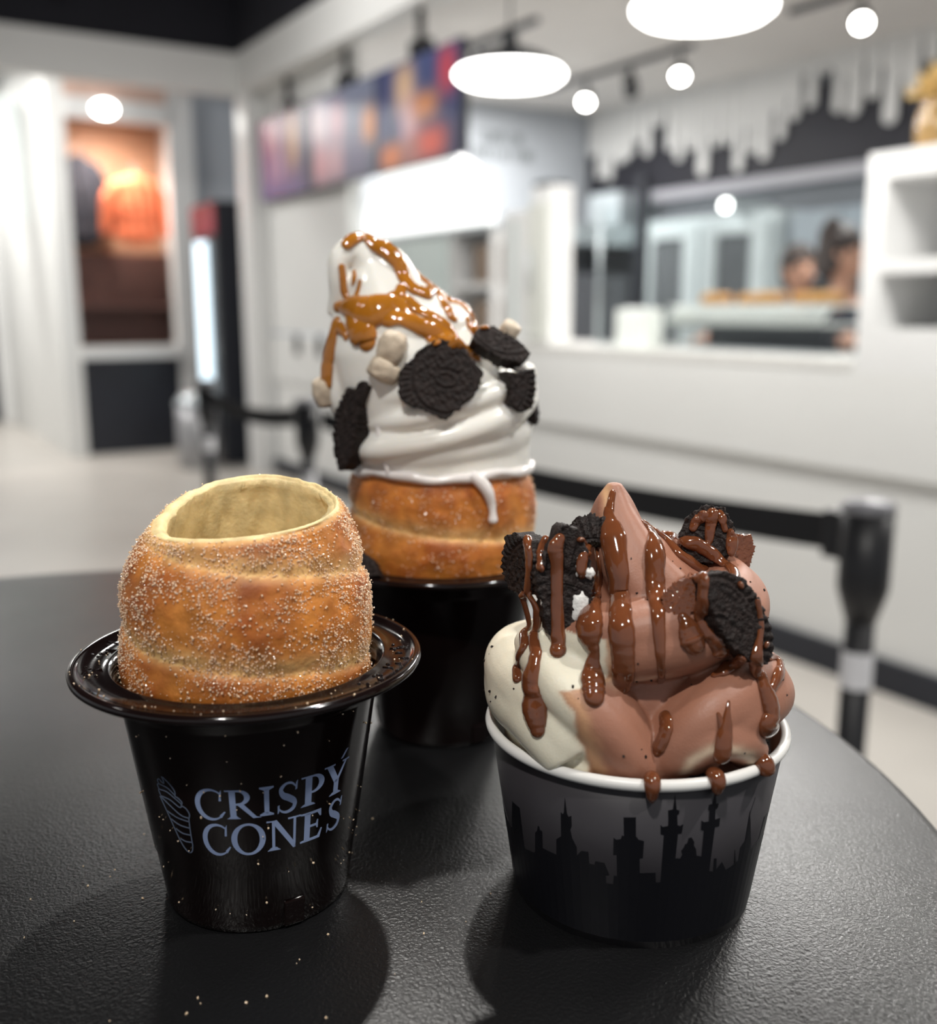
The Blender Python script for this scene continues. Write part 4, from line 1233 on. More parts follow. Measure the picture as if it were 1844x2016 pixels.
# ---- soft serve sculpting
def loft(tab, n=48, wob=0.0, lobes=0, tw=0.0):
    """stack of ellipses (z, cx, cy, rx, ry), closed"""
    zs = [r[0] for r in tab]
    zz = np.linspace(zs[0], zs[-1], 60)
    cols = [np.interp(zz, zs, [r[k] for r in tab]) for k in range(1, 5)]
    V, F = [], []
    for i, z in enumerate(zz):
        for k in range(n):
            a = 2 * PI * k / n
            m_ = 1 + wob * math.cos(lobes * (a + tw * z))
            V.append((cols[0][i] + cols[2][i] * m_ * math.cos(a), cols[1][i] + cols[3][i] * m_ * math.sin(a), z))
    for i in range(len(zz) - 1):
        for k in range(n):
            j = (k + 1) % n
            F.append((i * n + k, i * n + j, (i + 1) * n + j, (i + 1) * n + k))
    F.append(tuple(range(n))[::-1]); F.append(tuple((len(zz) - 1) * n + k for k in range(n)))
    return V, F


def rope(pts, sub=8, lob=5, depth=.10, twist=1.5, n=30):
    """pts (x, y, z, r); ribbed like a star nozzle"""
    Q = catmull(pts, sub)
    path = [q[:3] for q in Q]; rad = [max(.3, q[3]) for q in Q]
    return sweep(path, rad, n, prof=lambda i, ph: 1 - depth + depth * abs(math.cos(lob / 2 * (ph + twist * i / len(Q)))) ** 1.0)

WHITE = np.array((0.86, 0.84, 0.78)); CHOC = np.array((0.335, 0.150, 0.095)); BEIGE = np.array((0.66, 0.38, 0.20)); VAN = np.array((0.76, 0.71, 0.57))

# ---- white soft serve on the back cone
ss_b = thing('soft_serve', 'tall white soft serve swirl with caramel on the back dough cone', 'ice cream', BACK, -YAW)
core = loft([(96, 0, 0, 30, 30), (113, 0, 0, 36.0, 36.0), (120, 0, 0, 37.0, 37), (130, 0, 0, 37, 37), (142, -3.5, 0, 38.5, 36.5), (152, -7, 0, 38.5, 36), (164, -12, 0, 36, 33.5),
             (174, -16, 0, 30.5, 29), (181, -18, 0, 25.5, 25), (190, -22, 0, 18, 19), (198, -26, 0, 12.5, 13.5), (205, -29, 0, 8, 9), (209, -31, 0, 4, 5)])
hel = []
for k in range(64):
    s = k / 63
    z = 121 + 70 * s ** .9
    a = math.radians(-150) + 2 * PI * 3.1 * s
    rc = np.interp(z, [113, 130, 152, 164, 174, 181, 190, 198], [28, 29, 28.5, 26, 22, 18.5, 13, 9]); cx = np.interp(z, [130, 142, 152, 164, 181, 198], [0, -2, -5, -10, -17, -26])
    hel.append((cx + rc * math.cos(a), rc * math.sin(a), z, 10.5 - 4.0 * s))
tip = [(-22, 0, 188, 13), (-30, -3, 199, 10), (-36, -6, 203.5, 6.5), (-40.5, -9, 200, 4.8), (-41.5, -10, 194, 4.0), (-41, -9, 187, 4.2), (-42, -6, 179, 5)]
top = [(-16, -6, 186, 10), (-22, -4, 198, 9), (-29, -3, 204.5, 5.2), (-34, -3, 207, 3.2)]
lowfold = [(-34, -12, 124, 5), (-22, -29, 127, 7), (0, -35.0, 131, 6.5), (20, -30, 137, 6.5), (33, -17, 144, 5.5), (36, 0, 150, 4)]
lowfold2 = [(-30, -20, 136, 4), (-12, -34, 139, 5.5), (8, -34.5, 144, 5.5), (26, -25, 150, 5), (36, -5, 156, 4)]
leftrope = [(-34, -8, 182, 6), (-38.5, -10, 170, 7), (-41, -10, 158, 7), (-41, -11, 147, 6.5), (-38, -12, 138, 5)]
VB, FB = fuse([(sc(v), f) for v, f in (core, rope(leftrope, 8, 4, .05), rope(hel, 4, 4, .06), rope(tip, 8, 4, .05), rope(top, 8, 4, .05), rope(lowfold, 8, 3, .15), rope(lowfold2, 8, 3, .15))], 0.0009, 5)
obj('swirl', VB, FB, SOFT_W, ss_b, colors=np.tile(WHITE, (len(VB), 1)))
# milk running down over the rim
def blob_chain(pts, sub=5, n=12):
    Q = catmull(pts, sub)
    return sweep([q[:3] * MM for q in Q], [max(.2, q[3]) * MM for q in Q], n)
mw = mat('melted_white_soft_serve', (0.80, 0.76, 0.74), 0.15, sss=.3, sss_r=(1, .85, .7), sss_scale=.003, noise_s=100, noise_a=.03)
skirt = []
for k in range(73):
    a = math.radians(-180 + 180 * k / 72)
    zz = 116.4 + .8 * math.sin(5 * a) + .3 * math.sin(13 * a + 1)
    skirt.append((37.4 * math.cos(a), 37.4 * math.sin(a), zz, 1.9 + .3 * math.sin(9 * a)))
V, F = blob_chain(skirt, 2, 12); obj('melted_edge', V, F, mw, ss_b)
V, F = blob_chain([(12, -35.6, 117.5, 2.2), (15.5, -36, 115, 2.6), (18.5, -36.2, 111, 2.4), (20, -35.6, 106, 1.7), (20.5, -35.8, 102.5, 1.4), (20.6, -35.8, 99.6, 1.9), (20.6, -35.6, 98.4, 1.2)]); obj('melt_drip', V, F, mw, ss_b)
V, F = blob_chain([(-24.0, -29.5, 141, .6), (-24.2, -30.0, 135, 1.1), (-23.0, -31.6, 127, 1.3), (-21.0, -32.6, 120, 1.1), (-20.4, -32.6, 116, .7)]); obj('melt_drip', V, F, mw, ss_b)

# ---- twist soft serve in the paper cup
ss_r = thing('soft_serve', 'chocolate and vanilla twist soft serve with chocolate syrup in the paper cup', 'ice cream', RIGHT, -YAW)
core = loft([(14, 0, 0, 33, 33), (40, 0, 0, 38, 38), (50, 0, 0, 39, 39), (58, 0, 3, 36, 33), (66, 0, 2, 34, 32), (74, 0, 2, 31, 31), (82, 1, 3, 27, 27), (90, 2, 3, 25, 23), (98, 2, 3, 21, 20),
             (106, 0, 3, 16, 17), (112, -4, 2, 12, 13), (118, -8, 0, 8.5, 9), (125, -8.5, 0, 5.5, 6), (130, -8.5, 0, 2, 2.4)])
A1 = [(4, 33, 62, 12), (-18, 28, 66, 14), (-32, 12, 69, 14.5), (-34, -5, 68, 14), (-30, -18, 66, 12.5), (-26, -27, 62, 11), (-22, -31, 56, 9.5)]
A0 = [(-28, 8, 56, 12), (-30, -8, 55, 11.5), (-25, -22, 54, 11), (-14, -31, 53, 9)]
A2 = [(-31, -8, 84, 8), (-28, -19, 81, 10), (-22, -27, 74, 11.5), (-14, -31, 66, 11.5), (-8, -32, 57, 10.5), (-4, -31, 50, 9)]
Bp = [(2, -30, 54, 8), (8, -31, 61, 11), (18, -29, 69, 12.5), (29, -19, 71.5, 13), (34, -4, 67, 13), (33, 10, 65, 13.5), (20, 26, 65, 13)]
B2 = [(4, -33, 56, 6), (9, -36.0, 61.5, 6.4), (16, -37, 64.5, 6.4), (23, -34, 63, 6.4), (28, -28.5, 57, 6)]
Cc = [(-24, -6, 86, 11), (-18, -18, 86, 12), (-6, -24, 88.5, 12.5), (9, -24, 91.5, 12.5), (22, -15, 93, 12), (27, 0, 95, 11.5), (20, 15, 98, 11), (4, 19, 102, 10), (-10, 12, 107, 9.5), (-13, 2, 112, 8.5)]
Dp = [(2, -14, 98, 12), (-4, -11, 106, 10.5), (-7, -6, 114, 8.8), (-8.5, -2, 121, 6.6), (-8.5, 0, 126, 4.8), (-8.4, 0, 129.2, 2.6)]
src = {'core': core, 'A1': rope(A1, 8, 4, .10), 'A0': rope(A0, 8, 4, .08), 'A2': rope(A2, 8, 4, .13), 'B': rope(Bp, 8, 4, .10), 'B2': rope(B2, 8, 4, .06), 'C': rope(Cc, 8, 5, .08), 'D': rope(Dp, 8, 4, .14, .6)}
VR, FR = fuse([(sc(v), f) for v, f in src.values()], 0.0008, 4)
Q = VR / MM
u_, v_, z_ = Q.T
nn = np.array([nz(p, .12, 4) + .5 * nz(p, .4, 6) for p in Q])
ub = np.interp(z_, [40, 58, 70, 78, 80.5, 92, 93], [-18, -19, -23, -26, -14, -15, -80]) + 1.6 * nn
ub = np.where(v_ > 5, np.interp(z_, [40, 80, 90], [4, 4, -80]) + 3 * nn, ub)
d = u_ - ub                                   # positive on the chocolate side
wch = smoothstep(-.7, .9, d); wbe = np.exp(-((d - 2.2) / 2.2) ** 2) * .65
col = VAN[None] * (1 - wch[:, None]) + CHOC[None] * wch[:, None]
col = col * (1 - wbe[:, None]) + BEIGE[None] * wbe[:, None]
ring = np.hypot(u_ - 17, (z_ - 54) * 1.0)
wr = np.exp(-((ring - 10.0 + nn) / 1.7) ** 2) * (v_ < -28) * (z_ > 55) * .85
col = col * (1 - wr[:, None]) + np.array((.78, .62, .45))[None] * wr[:, None]
ws = np.exp(-((z_ - 80.5 - .12 * u_ + 1.5 * nn) / 1.4) ** 2) * (v_ < -14) * np.exp(-((u_ + 4) / 9) ** 2) * .7
col = col * (1 - ws[:, None]) + np.array((.80, .62, .46))[None] * ws[:, None]
wt = np.exp(-((u_ + 11.5 - .4 * nn) / 1.2) ** 2) * (z_ > 112) * (v_ < 0) * .6
col = col * (1 - wt[:, None]) + np.array((.80, .50, .25))[None] * wt[:, None]
obj('twist', VR, FR, SOFT, ss_r, colors=col)

# ---- paper cup
pc = thing('paper_cup', 'charcoal paper cup with a black skyline print and a white rolled rim', 'cup', RIGHT, -YAW)
PR0, PR1, PH = 37.2, 45.2, 54.0
Rp = lambda z: PR0 + (PR1 - PR0) * z / PH
V, F = lathe([(0, 4.0), (36.3, 4.0), (36.4, 0.0), (37.2, 0.0), (Rp(53.5), 53.5), (Rp(53.5) - .6, 53.6), (Rp(30) - .7, 30), (37.0, 4.6), (0, 4.6)], 160)
obj('cup_wall', sc(V), F, PAPER_DARK, pc)
rr = [(45.3 + 1.6 * math.cos(2 * PI * k / 16), 54.6 + 1.75 * math.sin(2 * PI * k / 16)) for k in range(16)]
V, F = lathe(rr, 160, True); obj('rolled_rim', sc(V), F, PAPER_WHITE, pc)
V, F = lathe([(44.2, 53.6), (Rp(30) - .9, 30), (36.6, 6), (0, 5.4)], 120); obj('lining', sc(V), F, PAPER_WHITE, pc)
sky = [(-165.1, 24.9), (-161.4, 25.0), (-156.7, 35.5), (-150.6, 35.5), (-150.9, 22.6), (-149.7, 21.8), (-143.6, 22.7), (-142.8, 23.6), (-141.4, 30.3), (-140.1, 31.3), (-139.3, 33.2), (-138.7, 33.3), (-138.4, 32.2), (-137.1, 32.0), (-137.9, 26.2), (-130.6, 26.2), (-130.0, 31.6), (-127.6, 33.2), (-127.0, 41.3), (-126.1, 40.9), (-125.6, 41.6), (-124.8, 46.6), (-124.3, 41.4), (-123.7, 40.6), (-122.5, 41.2), (-122.6, 37.8), (-123.3, 36.5), (-122.7, 33.8), (-120.9, 31.2), (-121.0, 28.4), (-119.0, 30.4), (-116.1, 30.7), (-115.9, 26.7), (-113.8, 26.8), (-113.3, 28.1), (-109.7, 28.1), (-107.8, 24.3), (-109.2, 24.0), (-109.0, 21.3), (-106.2, 21.4), (-106.0, 24.3), (-104.7, 24.4), (-105.0, 31.5), (-106.3, 31.3), (-106.2, 37.0), (-105.1, 36.4), (-103.5, 36.9), (-103.1, 38.1), (-102.4, 37.9), (-102.7, 44.0), (-98.3, 44.4), (-98.0, 38.2), (-96.9, 37.1), (-95.2, 36.9), (-95.0, 36.6), (-95.1, 31.2), (-96.3, 31.0), (-96.0, 26.1), (-89.9, 26.4), (-89.5, 23.1), (-87.6, 23.1), (-87.9, 38.8), (-89.1, 39.1), (-89.4, 42.2), (-88.5, 41.5), (-86.6, 41.8), (-86.7, 43.6), (-87.1, 46.8), (-85.4, 47.1), (-85.1, 51.9), (-84.0, 47.0), (-83.0, 46.7), (-83.0, 45.5), (-83.6, 45.2), (-83.1, 41.9), (-82.0, 41.6), (-81.0, 42.1), (-81.2, 39.1), (-82.6, 39.0), (-82.6, 31.0), (-80.6, 30.8), (-80.0, 32.0), (-80.6, 33.3), (-79.6, 34.4), (-79.4, 35.3), (-78.4, 35.8), (-78.2, 37.3), (-77.1, 37.5), (-75.8, 35.9), (-75.7, 34.7), (-74.6, 33.3), (-74.0, 31.1), (-71.7, 30.5), (-72.3, 39.1), (-73.6, 39.6), (-73.9, 42.6), (-72.9, 42.0), (-70.7, 41.9), (-71.2, 45.5), (-71.8, 45.9), (-71.7, 47.4), (-70.3, 47.5), (-69.9, 52.4), (-68.8, 47.3), (-67.7, 47.3), (-67.8, 45.9), (-68.7, 45.5), (-68.2, 42.1), (-66.0, 42.3), (-65.8, 39.6), (-67.7, 39.6), (-67.1, 24.8), (-64.9, 24.3), (-65.6, 28.8), (-64.4, 28.6), (-63.6, 24.7), (-61.1, 26.7), (-58.2, 23.4), (-53.5, 24.2), (-54.8, 29.2), (-52.5, 24.6), (-50.8, 24.7), (-51.4, 29.2), (-49.1, 31.1), (-49.9, 40.5), (-49.1, 41.5), (-48.1, 44.8)]
mono = [sky[0]]
for p in sky[1:]:
    mono.append(p)
ext = [(-49.5, 40), (-46, 33), (-42, 26), (-35, 27), (-34, 34), (-30, 34), (-29, 26), (-18, 25), (-17, 40), (-15, 46), (-13, 40), (-12, 26), (0, 24), (4, 36), (8, 36), (9, 25), (30, 26), (32, 40), (36, 40), (37, 24), (60, 26), (62, 44), (64, 26),
       (90, 25), (94, 38), (98, 25), (120, 26), (122, 42), (126, 42), (128, 25), (150, 24), (154, 36), (158, 25), (178, 26), (186, 30), (193, 25)]
outline = mono + ext + [(193, 2.4), (-164.6, 2.4)]
V, F = wrap([[outline]], Rp, 0.10, 4.0)
o = obj('skyline_print', sc(V), F, PAPER_BLACK, pc, smooth=False)


# ---- chocolate sandwich cookie pieces
def cookie(name, label, base, c, n, up, outline, cc=(0, 0), R=22.0, th=5.0, cream=None, seed=1, group='broken cookie pieces', coat=False, jag=.7):
    """broken piece: outline (mm, in the wafer plane) around the piece centre; cc = true wafer centre in that plane"""
    nv = Vector(n).normalized(); upv = Vector(up); upv = (upv - nv * upv.dot(nv)).normalized(); xv = upv.cross(nv)
    ol = [Vector(p) for p in outline]
    NT, NR = 132, 26
    def bound(a):
        d = Vector((math.cos(a), math.sin(a)))
        best = 99
        for i in range(len(ol)):
            p, q = ol[i], ol[(i + 1) % len(ol)]
            e = q - p
            det = d.x * (-e.y) + e.x * d.y
            if abs(det) < 1e-9: continue
            t_ = (p.x * (-e.y) + e.x * p.y) / det; s = (d.x * p.y - d.y * p.x) / det
            if t_ > 0 and -1e-6 <= s <= 1 + 1e-6: best = min(best, t_)
        return best
    def emb(x, y_):
        if coat: return 0.0
        dx, dy = x - cc[0], y_ - cc[1]
        r = math.hypot(dx, dy); a = math.atan2(dy, dx)
        h = 0
        if r > .80 * R:
            h = .55 * (1 if math.sin(a * 46) > 0 else -.55) * min(1, (r - .80 * R) / 1.0)
        elif r > .735 * R: h = -.35
        elif r > .68 * R: h = .35
        elif r > .30 * R:
            h = .42 * max(0, math.sin(a * 9) * math.sin((r / R - .30) * 25)) + .28 * (math.sin(dx * 2.1) * math.sin(dy * 2.1) > .35)
        else:
            e = math.hypot(dx / 1.5, dy)
            h = .5 if 1.9 < e < 2.9 or 4.2 < e < 4.9 else -.1
        return h
    rg = random.Random(seed)
    V, F = [], []
    bnd = [bound(2 * PI * k / NT) for k in range(NT)]
    bnd = [b * 1.0 + jag * nz((math.cos(2 * PI * k / NT) * 9, math.sin(2 * PI * k / NT) * 9, seed), .9) + jag * .5 * nz((k * .6, seed, 0), 1.0) for k, b in enumerate(bnd)]
    fr = [(k + 1) / NR for k in range(NR)]
    def ringv(s, z, front, inset=0):
        ids = []
        for k in range(NT):
            a = 2 * PI * k / NT; r = bnd[k] * s - inset
            x, y_ = r * math.cos(a), r * math.sin(a)
            zz = z
            if front: zz += emb(x, y_) * (1 - max(0, s - .96) * 12)
            zz += .22 * nz((x, y_, z * 3 + seed), .8) + .10 * nz((x, y_, z + seed), 2.1)
            if inset or s >= 1: 
                q = .35 * nz((x, y_, z * 2.0 + seed * 3), 1.3); x += q * math.cos(a); y_ += q * math.sin(a)
            ids.append(len(V)); V.append((x, y_, zz))
        return ids
    V.append((0, 0, th / 2)); c0 = 0
    rings = [ringv(s, th / 2, True) for s in fr]
    for k in range(1, 7):
        rings.append(ringv(1.0, th / 2 - th * k / 6, False, 0.001))
    rings += [ringv(s, -th / 2, False) for s in (.85, .6, .3)]
    V.append((0, 0, -th / 2)); c1 = len(V) - 1
    for k in range(NT):
        j = (k + 1) % NT
        F.append((c0, rings[0][k], rings[0][j])); F.append((c1, rings[-1][j], rings[-1][k]))
        for A, B in zip(rings[:-1], rings[1:]):
            F.append((A[k], B[k], B[j], A[j]))
    cv = Vector(c)
    W = [tuple((cv + xv * x + upv * y_ + nv * z) * MM) for x, y_, z in V]
    # object sits at the piece centre
    W = [(x - cv.x * MM, y_ - cv.y * MM, z - cv.z * MM) for x, y_, z in W]
    rot = Matrix.Rotation(-YAW, 4, 'Z')
    wl_ = Vector(base) + rot @ (cv * MM)
    o = obj(name, W, F, SYRUP if coat else COOKIE, None, wl_, -YAW)
    tag(o, label, 'cookie piece', group)
    if cream:
        for (cx, cy, rad, side) in cream:
            vv, ff = icosphere(3)
            pts = []
            for x, y_, z in vv:
                k = 1 + .45 * nz((x * 3, y_ * 3, seed + cx), .8)
                p = xv * (cx + x * rad[0] * k) + upv * (cy + y_ * rad[1] * k) + nv * (side * th / 2 + z * rad[2] * k)
                pts.append(tuple(p * MM))
            obj('cream', pts, ff, CREAM, o)
    return o, (np.array(W), F, wl_)


COOKIES_R, COOKIES_B = [], []
def addr(*a, **k): COOKIES_R.append(cookie(*a, **k))
def addb(*a, **k): COOKIES_B.append(cookie(*a, **k))

addr('cookie_piece', 'tall broken cookie chunk with cream smears standing at the vanilla side of the twist', RIGHT, (-25.5, -21, 105), (.18, -.97, .12), (.06, 0, 1),
     [(-1.5, 17.5), (2.5, 15.5), (6.5, 9), (8.2, 1), (7.6, -8), (4.5, -15), (0, -17.5), (-4.5, -14), (-6.5, -6), (-9.0, 2), (-5.2, 9), (-3.4, 14)], (-4, -20), 30, 6.0,
     cream=[(4.2, 5.0, (1.3, 3.2, .8), 1), (4.6, -6.5, (2.4, 4.6, .9), 1), (6.8, 3.0, (1.6, 1.6, 1.3), 1), (-5.8, -4, (1.0, 3.0, 1.0), .6)], seed=2, jag=1.0)
addr('cookie_piece', 'ridged cookie piece turned edge-on behind the tall cookie chunk', RIGHT, (-35.0, -12, 108), (-.86, -.50, .05), (0.05, 0, 1),
     [(-8, 6.5), (-3, 8.8), (4, 8), (8, 3), (8, -5), (3, -8.5), (-4, -8.5), (-9, -3)], (6, -4), 15.5, 6.5, seed=3)
addr('cookie_piece', 'small crumbly cookie crumb wedged against the peak of the twist', RIGHT, (-17.0, -10, 117.0), (.2, -.9, .5), (0, 0, 1),
     [(-6, 1), (-3.5, 4), (1.5, 4.6), (6, 3), (6.5, -1), (2, -4), (-4, -3)], (0, -20), 22, 5.5, seed=5, jag=1.3)
addr('cookie_piece', 'large half cookie with ridged edge leaning on the chocolate side of the twist', RIGHT, (20.0, -33.5, 98.5), (.42, -.86, .22), (-.20, 0, 1.0),
     [(-6.6, 14), (-1, 13.5), (5.0, 9), (8.2, 2), (9.6, -5.5), (8.7, -12.3), (5.0, -15), (0.5, -12.8), (-4.5, -7.3), (-7.6, 0), (-8.5, 8)], (-9.5, -1.0), 19.0, 5.5, seed=7)
addr('cookie_piece', 'cookie piece half covered in syrup at the back of the twist', RIGHT, (20.5, 4, 113), (-.15, -.93, .30), (.1, 0, 1),
     [(-8.2, -2), (-6.5, 4.5), (-1.5, 9), (4.5, 8.8), (8.2, 2.5), (8.0, -5), (2, -9), (-4.5, -8.2)], (-2, -14), 22, 6.0, seed=8)
addr('cookie_piece', 'small syrup-coated cookie piece sticking out at the back of the twist', RIGHT, (31.5, 8, 107), (.35, -.9, .2), (.2, 0, 1),
     [(-4.5, 2), (-2, 5), (2.5, 5.5), (4.5, 1), (3, -5), (-1, -7), (-4, -4)], (0, 12), 20, 5.5, seed=9, coat=True)
addr('cookie_piece', 'small syrup-coated cookie piece beside the large half cookie', RIGHT, (6.0, -30, 103.0), (-.15, -.93, .32), (.15, 0, 1),
     [(-5, -1), (-2.5, 3.5), (1, 5.8), (4.2, 4), (4.8, -1), (3, -6), (-.5, -6), (-3.5, -4.5)], (8, 12), 20, 5.0, seed=10, coat=True)
addr('cookie_piece', 'dark cookie crumb tucked inside the paper cup rim', RIGHT, (27.5, -29.5, 59), (.3, -.85, .4), (0, 0, 1),
     [(-4.5, -3), (-3.5, 3), (0, 5), (4, 3.5), (5, -2), (1, -5)], (0, 10), 16, 5.5, seed=12)
addr('cookie_piece', 'flat dark cookie crumb lying low at the front of the paper cup', RIGHT, (12.0, -38.0, 51.5), (.1, -.75, .65), (0, 0, 1),
     [(-7, -1.5), (-3, 2), (3, 2.2), (7, 1), (6, -2.5), (-4, -3)], (0, 14), 16, 4.0, seed=13)

addb('cookie_piece', 'round embossed cookie piece pressed into the front of the white swirl', BACK, (0.5, -38.0, 155), (.06, -.98, .16), (.2, 0, 1),
     [(-15, -9), (-15.5, 0), (-10, 9), (-3, 14.5), (4, 14.5), (11, 9), (15.5, 5), (14, -3), (8, -11), (4, -15.5), (-4, -13), (-11, -12)], (2.0, 0), 17, 5.5, seed=21, group='cookie pieces on the white swirl', jag=1.1)
addb('cookie_piece', 'tall cookie piece stuck upright to the caramel side of the white swirl', BACK, (-34.5, -24, 136.5), (-.70, -.70, .10), (.22, 0, 1),
     [(6, 19), (9, 15), (5, 9), (6, 0), (5.5, -9), (4, -17), (0, -19.5), (-5, -14), (-8, -6), (-8.5, 3), (-5, 10), (-3, 14), (0, 13)], (12, 0), 22, 7.0, seed=22, group='cookie pieces on the white swirl', jag=1.2)
addb('cookie_piece', 'long cookie piece tilted below the end of the caramel', BACK, (23.5, -28.0, 166), (.25, -.80, .55), (-.80, 0, .55),
     [(-6, 11), (1, 11.5), (5, 7), (5.5, -4), (3, -11), (-3, -10), (-6, -3)], (10, 4), 20, 6.5, seed=23, group='cookie pieces on the white swirl')
addb('cookie_piece', 'square cookie piece with a bright cream spot above it on the white swirl', BACK, (29.8, -28.5, 150.5), (.55, -.82, .1), (0, 0, 1),
     [(-7, 7), (0, 5.5), (7, 8), (7.5, 0), (5, -8), (-1, -9), (-5.5, -5), (-5, 1)], (-12, 4), 20, 6, seed=24, group='cookie pieces on the white swirl', cream=[(1, 8.5, (3, 1.6, 1.6), .5)])
addb('cookie_piece', 'thin cookie sliver seen edge-on at the side of the white swirl', BACK, (37.0, -9, 140), (.95, -.2, .1), (0, 0, 1),
     [(-5, 5), (3, 5.5), (5, 0), (2, -6), (-4, -4)], (0, 10), 20, 4, seed=25, group='cookie pieces on the white swirl')
addb('cookie_piece', 'fallen cookie piece lying on the flange of the plain black cup', BACK, (-29.5, -37.0, 80.6), (-.35, -.75, .55), (0, 0, 1),
     [(-8, -2), (-6.5, 4.2), (-2, 5.5), (4, 2.5), (8, -3), (3, -4.6), (-4, -4.6)], (0, 12), 20, 5, seed=26, group='cookie pieces on the white swirl')


def chunk(label, base, c, r, seed, rot3=(0, 0, 0)):
    V, F = icosphere(4)
    E = Quaternion((1, 0, 0, 0))
    from mathutils import Euler
    E = Euler(rot3).to_matrix()
    W = []
    for x, y_, z in V:
        # squarish lump
        m_ = max(abs(x), abs(y_), abs(z)); k = .62 + .38 / m_ * .75
        p = Vector((x * r[0] * k, y_ * r[1] * k, z * r[2] * k)) * (1 + .12 * nz((x, y_, z), 1.6, seed) + .03 * nz((x, y_, z), 6, seed))
        W.append(tuple((E @ p) * MM))
    o = obj('dough_bite', W, F, CHUNK, None, Vector(base) + Matrix.Rotation(-YAW, 4, 'Z') @ (Vector(c) * MM), -YAW)
    tag(o, label, 'dough bite', 'pale dough bites on the white swirl')
    return o
chunk('large pale dough bite between the caramel and the round cookie piece', BACK, (-18.5, -33.5, 166.5), (6.0, 6, 7.5), 1, (.2, .35, .1))
chunk('pale dough bite just below the large one beside the round cookie piece', BACK, (-21.5, -33.5, 158.0), (7.0, 6, 5.2), 2, (.1, .5, .3))
chunk('pale dough bite under the caramel drip at the far side of the swirl', BACK, (-47.5, -12, 148), (5.5, 6, 7.0), 3, (.1, -.25, .2))
chunk('pale dough bite half hidden behind the long tilted cookie piece', BACK, (27.5, -14, 172.5), (4.5, 5, 4.5), 4, (.2, .5, 0))

